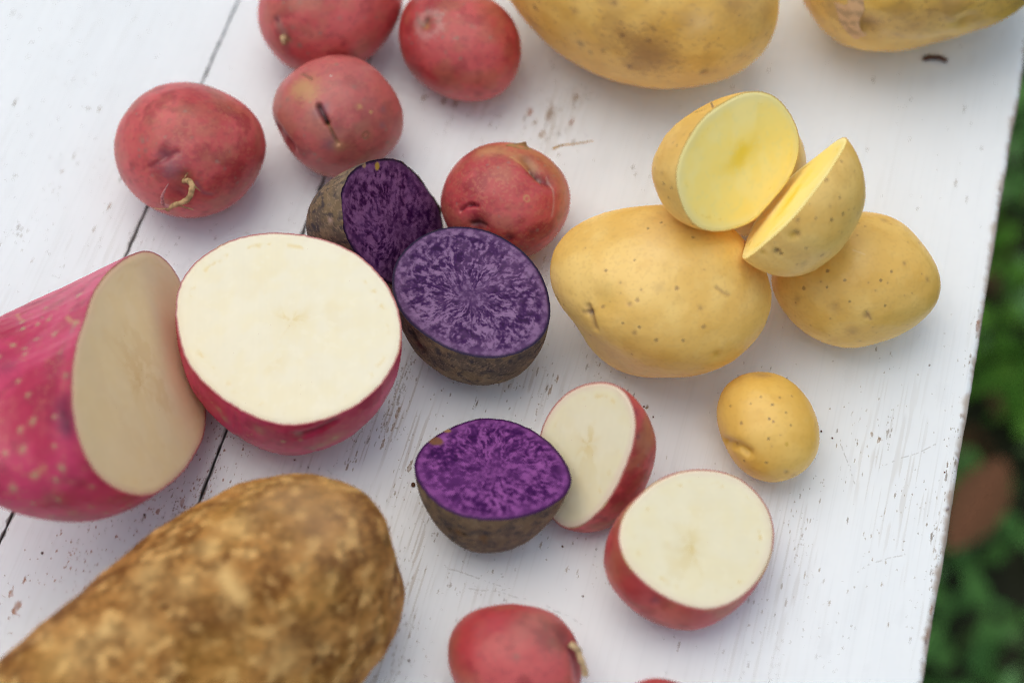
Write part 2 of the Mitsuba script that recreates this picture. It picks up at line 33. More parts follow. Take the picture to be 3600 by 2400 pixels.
MARKS = {'red_D': [('s', [[-113.4, 49.2, 36.3]], 2.2, 'dk', 0.75, 1.3), ('s', [[-111.3, 47.7, 35.6]], 5.5, 'mauve', 0.35, -0.5), ('l', [[-118.1, 46.8, 32.6], [-115.1, 47.6, 34.6], [-112.2, 48.4, 36.0], [-109.2, 49.5, 37.1]], 1.0, 'dk', 0.6, 0.7), ('s', [[-110.9, 44.9, 33.2]], 4.0, 'mauve', 0.5, -0.4), ('s', [[-109.6, 40.5, 26.7]], 3.2, 'dk', 0.55, 1.2), ('s', [[-106.4, 43.3, 31.5]], 2.6, 'brown', 0.6, 0.9), ('l', [[-103.3, 42.7, 30.0], [-101.3, 41.1, 25.9], [-98.8, 41.6, 24.4]], 0.8, 'mauve', 0.5, 0.2), ('s', [[-95.1, 76.0, 33.6]], 9, 'none', 0, 1.0), ('s', [[-121.1, 55.1, 36.7]], 1.3, 'olive', 0.4, 0), ('s', [[-119.8, 51.4, 35.4]], 1.0, 'olive', 0.35, 0)], 'red_C': [('l', [[-64.3, 70.4, 35.0], [-63.3, 68.1, 34.4], [-61.3, 64.9, 32.9]], 0.85, 'black', 1.0, 2.2), ('l', [[-61.3, 64.9, 32.9], [-59.9, 62.7, 31.1], [-58.8, 61.1, 29.2], [-57.9, 60.2, 27.7]], 0.55, 'brown', 0.85, 1.0), ('s', [[-69.9, 78.9, 34.5]], 4.6, 'tan', 0.75, 0), ('s', [[-67.6, 76.5, 35.3]], 3.5, 'tan', 0.6, 0), ('s', [[-72.5, 78.7, 33.2]], 3.2, 'tan', 0.5, 0), ('s', [[-67.1, 73.6, 35.0]], 2.4, 'tan', 0.5, 0), ('l', [[-70.7, 85.6, 33.4], [-68.8, 83.3, 34.7], [-67.2, 81.4, 35.5]], 0.6, 'brown', 0.7, 0.3), ('s', [[-62.3, 69.6, 35.2]], 2.2, 'mauve', 0.7, 0.2), ('s', [[-65.0, 68.1, 34.0]], 2.0, 'mauve', 0.4, 0), ('s', [[-60.3, 60.0, 27.6]], 2.6, 'mauve', 0.75, 0.2), ('s', [[-57.8, 59.9, 27.1]], 1.9, 'tan', 0.6, 0), ('s', [[-57.1, 63.3, 31.4]], 2.4, 'dk', 0.35, 0.3), ('l', [[-79.7, 72.8, 19.3], [-77.3, 68.5, 20.9], [-74.8, 64.9, 20.5]], 2.6, 'dk', 0.75, 2.0), ('r', [[-48.7, 63.9, 27.5]], 1.1, 'brown', 0.6, 0.2), ('s', [[-43.5, 68.3, 27.3]], 1.3, 'mauve', 0.6, 0.1), ('s', [[-43.2, 72.7, 30.2]], 1.2, 'mauve', 0.5, 0.1), ('s', [[-50.6, 70.6, 34.4]], 1.0, 'tan', 0.8, 0), ('s', [[-47.0, 70.1, 32.1]], 0.7, 'tan', 0.8, 0), ('s', [[-59.0, 87.2, 36.1]], 0.8, 'olive', 0.6, 0), ('s', [[-52.6, 77.2, 36.6]], 1.0, 'olive', 0.4, 0), ('s', [[-75.4, 76.2, 31.1]], 1.0, 'olive', 0.5, 0), ('s', [[-60.6, 81.4, 37.0]], 0.5, 'pale', 0.9, 0), ('s', [[-42.0, 66.3, 20.6]], 0.7, 'olive', 0.6, 0)], 'red_B': [('s', [[-29.6, 109.7, 31.0]], 3.0, 'brown', 0.55, 0.5), ('s', [[-29.7, 110.8, 31.2]], 1.1, 'black', 0.55, 0.8), ('r', [[-28.9, 109.2, 31.2]], 4.4, 'pale', 0.35, 0), ('s', [[-29.4, 108.4, 30.8]], 1.2, 'orange', 0.6, 0), ('l', [[-33.0, 115.5, 29.8], [-32.4, 111.7, 29.8], [-30.4, 109.2, 30.5]], 0.6, 'olive', 0.55, 0), ('l', [[-29.4, 110.4, 31.3], [-27.4, 111.5, 32.3], [-25.0, 111.9, 33.0]], 0.6, 'olive', 0.4, 0), ('l', [[-28.4, 109.3, 31.5], [-25.9, 109.1, 32.4], [-24.2, 109.4, 32.9]], 0.6, 'olive', 0.35, 0), ('l', [[-29.4, 111.0, 31.4], [-29.1, 113.2, 31.8], [-29.5, 115.9, 31.7]], 0.5, 'olive', 0.35, 0), ('s', [[-23.8, 103.3, 31.1]], 0.7, 'olive', 0.6, 0), ('s', [[-18.7, 102.5, 31.7]], 0.7, 'olive', 0.65, 0), ('s', [[-13.8, 106.8, 32.9]], 0.9, 'olive', 0.45, 0), ('s', [[-17.7, 96.6, 28.0]], 0.7, 'olive', 0.5, 0), ('s', [[-22.7, 98.8, 28.6]], 0.6, 'olive', 0.4, 0)], 'red_A': [('s', [[-81.4, 111.8, 30.3]], 1.5, 'dk', 0.85, 0.9), ('l', [[-81.0, 110.2, 29.3], [-80.0, 108.5, 28.4], [-79.0, 106.9, 27.2]], 1.7, 'olive', 0.5, 0.4), ('s', [[-78.6, 106.2, 26.6]], 4.2, 'dk', 0.35, 1.0), ('s', [[-79.1, 106.4, 26.3]], 1.4, 'tanpale', 0.95, -0.5), ('s', [[-77.7, 105.8, 26.7]], 1.2, 'brown', 0.7, 0.4), ('s', [[-73.2, 103.6, 26.4]], 1.1, 'olive', 0.75, 0), ('s', [[-72.8, 114.7, 36.2]], 1.0, 'olive', 0.4, 0), ('s', [[-59.1, 110.0, 33.3]], 0.9, 'olive', 0.4, 0), ('s', [[-65.9, 105.5, 30.6]], 0.7, 'olive', 0.4, 0), ('s', [[-75.3, 107.8, 30.9]], 0.9, 'olive', 0.4, 0)], 'red_E': [('l', [[-16.9, 33.7, 26.3], [-15.6, 34.1, 27.9], [-13.7, 34.1, 29.2], [-11.4, 33.1, 29.9]], 0.55, 'dk', 0.85, 1.0), ('s', [[-13.9, 34.1, 29.1]], 0.9, 'black', 0.8, 0.8), ('s', [[-12.8, 34.0, 29.8]], 0.6, 'black', 0.7, 0.4), ('s', [[-14.1, 32.6, 27.9]], 3.4, 'hot', 0.4, 0.25), ('l', [[4.8, 48.8, 33.5], [6.7, 46.0, 33.3], [8.8, 43.1, 32.5], [11.6, 42.0, 30.9]], 2.1, 'wine', 0.7, 1.2), ('l', [[6.3, 44.9, 33.5], [7.9, 43.4, 32.9], [9.7, 42.1, 32.0]], 0.9, 'black', 0.6, 0.8), ('s', [[6.1, 45.0, 33.6]], 0.6, 'pale', 0.7, -0.2), ('s', [[9.5, 42.4, 32.2]], 0.8, 'pale', 0.5, -0.2), ('l', [[-9.4, 53.2, 32.2], [-4.7, 53.0, 33.2], [0.0, 50.7, 33.9], [4.6, 48.0, 33.7], [7.4, 47.3, 32.8]], 2.8, 'tan', 0.5, 0), ('l', [[-6.6, 55.2, 32.0], [0.0, 56.8, 31.1], [5.6, 55.5, 30.4], [11.3, 53.1, 28.6], [15.9, 47.5, 26.6], [17.3, 40.9, 24.6], [16.4, 35.0, 21.6]], 4.6, 'tan', 0.42, 0), ('l', [[-0.5, 49.7, 34.3], [2.8, 47.4, 34.2], [5.6, 44.5, 33.8], [9.3, 41.1, 32.1]], 0.45, 'tan', 0.7, 0.1), ('l', [[11.6, 44.3, 30.9], [13.5, 40.4, 29.2], [13.7, 35.7, 27.0], [13.0, 32.5, 25.0]], 0.4, 'pale', 0.45, 0.1), ('s', [[-11.8, 28.7, 25.3]], 3.4, 'wine', 0.85, 1.4), ('l', [[-13.4, 29.3, 24.8], [-11.1, 28.8, 26.1], [-8.8, 27.9, 26.2]], 0.8, 'black', 0.55, 0.5), ('r', [[4.8, 34.6, 32.0]], 0.9, 'tan', 0.7, 0), ('s', [[-0.5, 25.0, 23.2]], 1.6, 'wine', 0.8, 0.6), ('s', [[6.5, 26.8, 23.6]], 1.2, 'wine', 0.4, 0.3)], 'red_F': [('l', [[16.2, -115.9, 23.0], [17.9, -117.4, 21.3], [18.9, -119.9, 20.1], [19.7, -123.4, 17.8]], 3.4, 'dk', 0.6, 1.8), ('s', [[4.1, -113.6, 27.9]], 6, 'olive', 0.28, 0), ('s', [[10.7, -110.5, 24.8]], 8, 'olive', 0.35, 0), ('s', [[-4.9, -112.5, 27.3]], 5, 'hot', 0.3, 0), ('s', [[-13.9, -121.4, 23.5]], 5, 'hot', 0.4, 0), ('s', [[1.4, -122.9, 28.1]], 1.0, 'olive', 0.5, 0), ('s', [[13.0, -117.9, 25.7]], 5, 'olive', 0.3, 0)], 'red_G': [], 'yel_B1': [('s', [[46.2, 88.9, 41.0]], 9, 'ydirt', 0.6, 0.3), ('s', [[41.4, 90.2, 42.3]], 5, 'ydirt', 0.4, 0), ('s', [[45.0, 88.3, 36.5]], 7, 'ydirt', 0.45, 0), ('s', [[50.5, 88.0, 39.8]], 6, 'ydirt', 0.35, 0), ('s', [[37.0, 92.4, 44.9]], 4, 'ydirt', 0.4, 0), ('s', [[57.5, 93.6, 51.3]], 5, 'ydirt', 0.3, 0), ('s', [[23.2, 96.8, 35.3]], 1.6, 'ydark', 0.6, 0), ('s', [[36.6, 92.5, 44.7]], 1.2, 'ydark', 0.6, 0), ('s', [[40.0, 89.5, 32.2]], 1.4, 'ydark', 0.7, 0), ('s', [[64.9, 87.6, 31.9]], 1.6, 'ydark', 0.7, 0), ('s', [[45.7, 90.1, 44.6]], 1.1, 'ydark', 0.6, 0), ('s', [[46.8, 92.1, 48.8]], 1.1, 'ydark', 0.5, 0), ('s', [[21.0, 101.2, 47.1]], 1.5, 'ydirt', 0.5, 0), ('s', [[75.9, 99.5, 50.2]], 8, 'ydirt', 0.35, 0), ('s', [[62.3, 92.8, 49.4]], 5, 'ylite', 0.4, -0.3), ('s', [[7.8, 110.0, 39.1]], 1.2, 'ydark', 0.5, 0), ('s', [[34.0, 98.9, 53.7]], 1.2, 'ydark', 0.6, 0), ('s', [[26.6, 94.9, 33.1]], 1.0, 'ydark', 0.5, 0), ('s', [[30.7, 92.9, 36.3]], 1.0, 'ydark', 0.5, 0), ('s', [[84.3, 101.5, 43.7]], 9, 'ydirt', 0.3, 0)], 'yel_B2': [('s', [[120.8, 105.3, 35.7]], 4.0, 'ydirt', 0.65, 1.2), ('s', [[124.3, 104.4, 34.6]], 6, 'ydirt', 0.4, 0.6), ('s', [[138.4, 103.6, 37.0]], 7, 'ydirt', 0.4, 0.4), ('s', [[155.4, 106.7, 36.0]], 4.5, 'ygold', 0.5, 1.3), ('s', [[144.2, 105.1, 43.2]], 5, 'ydirt', 0.35, 0), ('s', [[129.3, 105.6, 46.2]], 8, 'ygold', 0.3, 0), ('l', [[127.4, 103.9, 32.8], [141.5, 104.5, 30.8], [151.2, 106.1, 31.8]], 2.4, 'ylite', 0.3, -0.5), ('s', [[104.2, 120.4, 26.6]], 7, 'ydirt', 0.35, 0)], 'yel_L': [('l', [[21.8, -12.9, 37.5], [23.5, -13.9, 38.9]], 0.9, 'ydark', 0.5, 0.3), ('l', [[23.0, -12.5, 39.9], [23.7, -14.0, 39.0], [24.7, -16.0, 37.2], [25.7, -17.4, 35.3]], 1.1, 'ydark', 0.55, 0.9), ('s', [[23.5, -14.1, 38.7]], 1.1, 'ydarker', 0.8, 0.5), ('s', [[27.9, -12.2, 44.2]], 4.5, 'ygold', 0.35, 1.0), ('s', [[27.2, -14.1, 42.6]], 0.7, 'ydirt', 0.6, 0), ('s', [[22.8, -11.8, 40.4]], 8, 'none', 0, 0.8), ('l', [[62.7, -9.5, 46.4], [65.0, -10.6, 44.9], [66.4, -10.7, 44.1]], 0.8, 'ydirt', 0.5, 0.2), ('s', [[57.5, -16.2, 45.2]], 0.9, 'ydirt', 0.5, 0.1), ('s', [[35.8, -15.2, 46.0]], 0.8, 'ydirt', 0.6, 0.1), ('s', [[38.2, -14.5, 46.9]], 0.7, 'ydirt', 0.6, 0.1), ('s', [[63.0, -26.1, 33.4]], 1.6, 'ygold', 0.6, 0.8), ('s', [[14.5, -3.1, 29.5]], 1.4, 'ydark', 0.7, 0.5), ('s', [[44.9, -11.1, 48.9]], 2.0, 'ydirt', 0.25, 0), ('s', [[47.0, -4.9, 50.6]], 2.5, 'ygold', 0.25, 0), ('s', [[43.8, 3.3, 50.9]], 8, 'ylite', 0.25, 0), ('s', [[37.4, -22.3, 40.6]], 0.8, 'ydirt', 0.6, 0.1), ('s', [[38.8, -21.4, 42.4]], 0.5, 'ydark', 0.7, 0), ('s', [[44.0, -24.5, 40.2]], 0.6, 'ydark', 0.6, 0), ('s', [[52.2, -24.7, 40.1]], 0.6, 'ydark', 0.6, 0), ('s', [[50.3, -11.2, 48.8]], 0.7, 'ydirt', 0.7, 0), ('s', [[28.9, -3.6, 46.9]], 0.6, 'ydirt', 0.7, 0), ('s', [[37.7, -1.4, 49.5]], 0.5, 'ydirt', 0.6, 0), ('s', [[42.2, 10.3, 49.6]], 0.5, 'ydark', 0.6, 0), ('s', [[46.4, 12.3, 50.0]], 0.5, 'ydark', 0.6, 0), ('s', [[33.9, -19.6, 42.0]], 0.4, 'ydark', 0.6, 0), ('s', [[58.4, -20.9, 42.0]], 0.7, 'ydirt', 0.6, 0), ('s', [[55.8, 5.6, 51.5]], 0.6, 'ydark', 0.5, 0)], 'yel_R': [('s', [[111.5, -8.4, 28.6]], 1.4, 'ydirt', 0.55, 0.3), ('l', [[111.2, -7.6, 29.8], [111.9, -8.3, 28.8], [112.9, -8.9, 27.4]], 0.5, 'ydark', 0.5, 0.2), ('s', [[101.5, -5.9, 29.8]], 2.2, 'ydirt', 0.35, 0.2), ('s', [[123.7, 6.8, 35.6]], 0.9, 'ydirt', 0.6, 0), ('s', [[99.3, 4.0, 35.3]], 0.7, 'ydark', 0.7, 0), ('s', [[92.3, 1.3, 29.7]], 0.7, 'ydark', 0.6, 0), ('s', [[104.4, 0.4, 35.5]], 0.6, 'ydark', 0.6, 0), ('s', [[115.6, 0.2, 35.8]], 0.6, 'ydark', 0.65, 0), ('s', [[119.1, 3.2, 36.2]], 0.6, 'ydark', 0.65, 0), ('s', [[90.5, -0.3, 26.0]], 1.6, 'ydirt', 0.4, 0.2), ('s', [[119.3, 24.2, 34.6]], 1.5, 'ydirt', 0.4, 0.2), ('s', [[109.8, 15.4, 38.3]], 8, 'ygold', 0.25, 0), ('s', [[107.7, -10.6, 22.9]], 2.2, 'ydirt', 0.4, 0), ('s', [[99.0, -0.6, 33.1]], 0.5, 'ydark', 0.6, 0), ('s', [[105.9, -5.3, 32.0]], 0.5, 'ydark', 0.6, 0), ('s', [[117.2, -6.0, 30.8]], 0.5, 'ydark', 0.6, 0), ('s', [[131.6, 4.5, 30.0]], 1.0, 'ydirt', 0.5, 0), ('l', [[107.5, 9.9, 38.3], [110.9, 8.2, 38.4]], 0.3, 'ylite', 0.5, 0.1)], 'yel_S': [('l', [[66.2, -45.1, 13.4], [67.8, -47.7, 16.9], [70.0, -49.6, 18.9], [72.5, -52.0, 19.4]], 1.5, 'ygold', 0.55, 1.5), ('s', [[68.4, -48.4, 17.5]], 1.0, 'ydirt', 0.55, 0.4), ('s', [[69.9, -47.8, 20.4]], 4.5, 'none', 0, -0.6), ('s', [[78.3, -25.2, 21.4]], 3.0, 'ydirt', 0.45, 0.6), ('s', [[80.0, -39.2, 26.2]], 0.5, 'ydark', 0.75, 0), ('s', [[78.8, -43.9, 25.7]], 0.5, 'ydark', 0.8, 0), ('s', [[79.9, -44.8, 25.6]], 0.45, 'ydirt', 0.8, 0), ('s', [[70.6, -43.9, 22.9]], 0.6, 'ydirt', 0.7, 0), ('s', [[78.4, -49.8, 23.7]], 0.5, 'ydark', 0.7, 0), ('s', [[84.1, -41.6, 25.7]], 0.45, 'ydark', 0.6, 0), ('s', [[85.3, -45.6, 24.7]], 0.45, 'ydark', 0.6, 0), ('s', [[76.7, -36.3, 25.8]], 0.45, 'ydirt', 0.7, 0), ('s', [[82.5, -36.4, 25.8]], 0.45, 'ydirt', 0.7, 0), ('s', [[77.8, -55.4, 18.9]], 0.5, 'ydark', 0.6, 0), ('s', [[83.9, -51.1, 22.8]], 0.7, 'ygold', 0.6, 0), ('s', [[73.5, -38.3, 25.2]], 0.45, 'ydirt', 0.6, 0), ('s', [[67.6, -37.0, 21.6]], 0.45, 'ydirt', 0.6, 0), ('s', [[86.5, -35.2, 24.4]], 0.45, 'ydirt', 0.6, 0), ('s', [[84.2, -56.9, 15.7]], 0.8, 'ydark', 0.5, 0.2), ('s', [[86.8, -56.5, 12.9]], 1.4, 'ydirt', 0.4, 0), ('s', [[71.5, -53.2, 16.0]], 0.5, 'ydark', 0.5, 0)], 'yel_H': [], 'russet': [('l', [[-78.3, -113.6, 61.9], [-76.1, -117.3, 61.7], [-74.0, -120.0, 61.0]], 3.0, 'rlite', 0.85, -0.3), ('s', [[-109.5, -128.9, 59.8]], 3.0, 'rlite', 0.85, -0.3), ('s', [[-81.2, -110.9, 61.6]], 2.6, 'rdark', 0.6, 0.6), ('s', [[-100.1, -110.7, 57.6]], 6, 'rlite', 0.55, 0), ('s', [[-83.5, -104.4, 59.8]], 4, 'rlite', 0.5, 0), ('s', [[-76.1, -96.2, 58.2]], 6, 'rlite', 0.4, 0), ('s', [[-53.2, -94.3, 58.0]], 14, 'rpale', 0.45, 0), ('s', [[-63.6, -85.3, 54.5]], 10, 'rpale', 0.35, 0), ('s', [[-35.0, -95.0, 44.2]], 2.6, 'rdark', 0.8, 1.6), ('s', [[-38.6, -120.1, 30.4]], 3.2, 'rdark', 0.7, 1.2), ('s', [[-85.8, -128.1, 60.4]], 7, 'rdark', 0.4, 0), ('s', [[-75.3, -126.0, 59.6]], 6, 'rdark', 0.45, 0), ('s', [[-100.5, -118.6, 60.0]], 6, 'rdark', 0.4, 0), ('s', [[-58.9, -128.6, 52.1]], 9, 'rdark', 0.4, 0), ('s', [[-50.8, -115.4, 54.8]], 7, 'rolive', 0.2, 0), ('s', [[-117.3, -135.6, 58.8]], 9, 'rlite', 0.35, 0), ('s', [[-88.9, -116.8, 61.4]], 5, 'rlite', 0.35, 0), ('s', [[-61.9, -132.4, 51.2]], 5, 'rlite', 0.3, 0), ('s', [[-100.1, -130.1, 60.4]], 5, 'rlite', 0.4, 0)], 'phalf_M': [('l', [[-31.3, -12.4, 24.9], [-30.0, -14.1, 22.5], [-27.8, -16.3, 20.9]], 1.8, 'black', 0.7, 0.4), ('s', [[-29.2, -15.0, 21.5]], 2.2, 'wine', 0.5, 0), ('s', [[-34.7, -8.0, 22.2]], 2.5, 'black', 0.5, 0), ('l', [[-2.2, -24.3, 19.5], [0.0, -23.5, 18.7], [1.3, -22.9, 18.9]], 0.5, 'black', 0.5, 0.1)], 'phalf_F': [('s', [[-18.7, -79.2, 20.5]], 1.0, 'black', 0.9, 0.6), ('s', [[-16.1, -80.5, 21.2]], 1.8, 'brown', 0.9, 0.3), ('s', [[-14.2, -81.2, 21.1]], 1.0, 'black', 0.8, 0.4), ('s', [[-8.5, -82.2, 21.2]], 1.4, 'brown', 0.9, 0.3), ('s', [[-8.1, -82.4, 18.7]], 1.0, 'brown', 0.7, 0.3), ('s', [[-17.1, -80.2, 17.2]], 0.8, 'black', 0.7, 0.3), ('s', [[-25.7, -71.7, 21.2]], 2.6, 'black', 0.35, 0)], 'phalf_B': [('s', [[-57.3, 18.7, 42.4]], 0.8, 'pale', 0.6, -0.2), ('s', [[-48.0, 44.7, 36.6]], 1.3, 'pale', 0.6, -0.3)], 'whalf': [('s', [[-64.5, -51.9, 29.4]], 1.8, 'olive', 0.65, 0.5), ('l', [[-62.3, -51.6, 29.9], [-58.4, -50.8, 31.0], [-53.5, -49.0, 34.0]], 1.4, 'wine', 0.6, 0.9), ('s', [[-88.2, -42.9, 24.1]], 1.8, 'sage', 0.55, 0), ('s', [[-89.7, -41.4, 26.8]], 1.4, 'sage', 0.5, 0), ('s', [[-76.8, -49.4, 28.5]], 2.4, 'sage', 0.4, 0), ('s', [[-58.4, -50.6, 20.9]], 3, 'sage', 0.4, 0), ('s', [[-53.9, -49.4, 23.3]], 4, 'tan', 0.35, 0), ('s', [[-71.1, -51.7, 23.8]], 1.2, 'wine', 0.4, 0)], 'pink': [('s', [[-124.5, -71.6, 75.0]], 4.6, 'plum', 0.7, 0.6), ('s', [[-125.9, -66.5, 75.0]], 3.4, 'plum', 0.5, 0.4), ('s', [[-123.4, -75.3, 74.4]], 3.4, 'plum', 0.75, 0.5), ('s', [[-125.5, -70.5, 74.6]], 1.2, 'black', 0.4, 0.3), ('s', [[-146.4, -47.4, 61.8]], 4, 'plum', 0.4, 0), ('s', [[-124.7, -58.7, 75.8]], 1.6, 'plum', 0.4, 0), ('l', [[-130.6, -31.3, 63.4], [-128.5, -34.4, 66.1], [-125.6, -36.8, 69.0]], 0.8, 'tan', 0.6, 0), ('l', [[-134.3, -83.9, 63.8], [-131.7, -83.3, 65.2], [-130.0, -82.7, 66.5]], 0.8, 'tan', 0.55, 0), ('l', [[-149.8, -20.5, 48.3], [-147.8, -24.3, 51.4], [-146.0, -25.9, 53.0]], 0.7, 'tan', 0.45, 0), ('s', [[-140.7, -29.5, 56.8]], 0.806, 'sage', 0.85, -0.15), ('s', [[-137.2, -28.8, 58.3]], 0.868, 'sage', 0.85, -0.15), ('s', [[-133.0, -37.7, 64.2]], 1.054, 'sage', 0.85, -0.15), ('s', [[-145.2, -30.2, 55.5]], 0.744, 'sage', 0.85, -0.15), ('s', [[-146.7, -37.6, 58.0]], 0.992, 'sage', 0.85, -0.15), ('s', [[-141.9, -42.7, 61.4]], 0.868, 'sage', 0.85, -0.15), ('s', [[-141.5, -54.2, 65.2]], 0.868, 'sage', 0.85, -0.15), ('s', [[-137.4, -60.4, 68.0]], 0.9299999999999999, 'sage', 0.85, -0.15), ('s', [[-134.5, -69.9, 69.5]], 1.364, 'sage', 0.85, -0.15), ('s', [[-127.9, -70.5, 73.2]], 0.744, 'sage', 0.85, -0.15), ('s', [[-138.2, -71.5, 67.6]], 1.054, 'sage', 0.85, -0.15), ('s', [[-136.8, -77.3, 66.8]], 1.24, 'sage', 0.85, -0.15), ('s', [[-142.1, -77.7, 65.3]], 0.806, 'sage', 0.85, -0.15), ('s', [[-127.1, -78.4, 70.9]], 0.744, 'sage', 0.85, -0.15), ('s', [[-125.0, -83.7, 67.8]], 1.178, 'sage', 0.85, -0.15), ('s', [[-133.2, -84.1, 64.0]], 1.054, 'sage', 0.85, -0.15), ('s', [[-127.0, -85.5, 64.4]], 0.9299999999999999, 'sage', 0.85, -0.15), ('s', [[-139.7, -86.2, 60.5]], 1.116, 'sage', 0.85, -0.15), ('s', [[-127.2, -88.3, 57.8]], 0.9299999999999999, 'sage', 0.85, -0.15), ('s', [[-129.0, -21.1, 59.6]], 1.24, 'sage', 0.85, -0.15), ('s', [[-126.4, -36.9, 68.5]], 1.116, 'sage', 0.85, -0.15), ('s', [[-140.6, -20.3, 51.6]], 0.806, 'sage', 0.85, -0.15), ('s', [[-125.6, -58.4, 75.2]], 0.992, 'sage', 0.85, -0.15), ('s', [[-119.4, -87.7, 52.1]], 0.868, 'sage', 0.85, -0.15), ('s', [[-124.9, -88.5, 50.2]], 0.9299999999999999, 'sage', 0.85, -0.15), ('s', [[-110.1, -82.9, 44.6]], 0.992, 'sage', 0.85, -0.15), ('s', [[-116.6, -85.4, 43.8]], 0.806, 'sage', 0.85, -0.15), ('s', [[-112.5, -83.4, 42.7]], 0.744, 'sage', 0.85, -0.15), ('s', [[-117.1, -86.8, 62.7]], 0.806, 'sage', 0.85, -0.15), ('s', [[-134.7, -88.6, 56.2]], 0.744, 'sage', 0.85, -0.15), ('s', [[-120.8, -61.6, 12.7]], 0.868, 'sage', 0.85, -0.15)], 'rhalf_F': [('s', [[36.1, -100.5, 23.8]], 6, 'hot2', 0.65, 0), ('s', [[31.5, -94.6, 27.7]], 4, 'hot2', 0.4, 0), ('s', [[28.9, -94.8, 22.3]], 5, 'tan', 0.25, 0), ('s', [[41.5, -103.2, 22.7]], 1.6, 'plum', 0.6, 0.3), ('s', [[47.4, -105.9, 18.7]], 7, 'tan', 0.2, 0)], 'rhalf_S': [('s', [[36.8, -49.5, 39.2]], 1.2, 'plum', 0.6, 0.2), ('s', [[37.7, -55.5, 35.0]], 1.0, 'plum', 0.6, 0.1), ('s', [[40.6, -55.8, 31.2]], 6, 'tan', 0.2, 0)], 'yhalf_R': [('s', [[85.4, -3.7, 66.7]], 1.0, 'ydark', 0.75, 0.4), ('s', [[84.3, -4.0, 66.1]], 1.5, 'ygold', 0.7, 0.6), ('s', [[80.0, -5.3, 60.0]], 1.1, 'ydarker', 0.85, 0.6), ('s', [[81.2, -5.8, 59.1]], 0.6, 'ydarker', 0.7, 0.2), ('s', [[75.8, -4.6, 58.3]], 0.9, 'ygold', 0.6, 0.3), ('s', [[85.3, -1.1, 70.2]], 0.8, 'ydirt', 0.6, 0), ('s', [[99.8, 4.0, 66.2]], 0.6, 'ydark', 0.6, 0), ('s', [[96.2, 1.2, 66.9]], 0.6, 'ydark', 0.65, 0), ('s', [[90.9, -0.0, 69.5]], 0.5, 'ydirt', 0.6, 0), ('s', [[98.6, 7.1, 70.1]], 0.6, 'ydirt', 0.5, 0), ('s', [[85.8, 20.4, 34.1]], 0.6, 'ydirt', 0.7, 0), ('s', [[94.2, 10.5, 74.6]], 0.8, 'ydirt', 0.7, 0), ('s', [[99.5, 18.1, 73.6]], 0.5, 'ydirt', 0.6, 0), ('s', [[88.6, -5.6, 61.9]], 0.6, 'ydirt', 0.5, 0), ('s', [[88.5, -6.4, 55.1]], 1.6, 'ydirt', 0.3, 0)], 'yhalf_T': [('s', [[46.0, 12.4, 70.1]], 0.6, 'ydark', 0.6, 0), ('s', [[47.9, 9.9, 71.3]], 0.5, 'ydark', 0.5, 0), ('s', [[47.4, 9.4, 67.0]], 0.5, 'ydark', 0.5, 0), ('s', [[49.7, 20.7, 78.0]], 0.5, 'ydirt', 0.6, 0), ('s', [[53.6, 22.9, 81.0]], 0.5, 'ydark', 0.5, 0), ('s', [[60.0, 43.8, 61.9]], 0.6, 'ydark', 0.6, 0), ('s', [[67.0, 45.2, 67.9]], 1.0, 'ydirt', 0.7, 0.2), ('l', [[55.7, 35.4, 75.5], [56.7, 33.9, 77.9], [58.7, 33.1, 79.8]], 0.5, 'ydirt', 0.6, 0.1), ('s', [[54.8, 3.7, 61.3]], 0.6, 'ydark', 0.6, 0)]}
STEMS = {'red_D_stem': [[-107.16, 42.94, 30.28], [-104.79, 40.73, 32.64], [-103.8, 38.39, 33.02], [-104.6, 36.1, 31.15], [-107.32, 34.85, 29.43], [-110.07, 34.64, 28.14], [-112.49, 34.93, 25.69]], 'red_D_sprout': [[-111.77, 34.93, 26.79], [-113.7, 34.93, 28.84], [-113.35, 34.67, 32.33], [-111.84, 34.77, 36.39], [-110.41, 35.27, 38.94]], 'red_D_f1': [[-111.87, 34.8, 26.66], [-114.5, 35.43, 24.98], [-118.04, 37.35, 23.12]], 'red_D_f2': [[-108.44, 34.61, 27.87], [-106.17, 34.33, 27.31], [-103.99, 34.21, 26.21]], 'red_D_f3': [[-103.73, 40.55, 32.11], [-102.86, 40.1, 30.07], [-101.86, 40.1, 28.5]], 'red_D_f4': [[-106.88, 42.4, 31.94], [-106.08, 43.01, 33.44], [-105.51, 43.17, 34.3]], 'red_F_stem': [[16.73, -116.59, 22.2], [17.87, -117.46, 22.17], [19.04, -118.03, 21.04], [19.67, -120.06, 20.41], [20.66, -122.14, 19.11], [21.16, -124.46, 17.31]], 'red_A_stub': [[-79.14, 106.93, 27.16], [-78.99, 105.8, 26.99], [-78.82, 105.51, 25.53]], 'yhalf_T_stub': [[63.98, 45.16, 64.27], [60.79, 32.75, 81.47], [60.86, 36.8, 78.06]]}
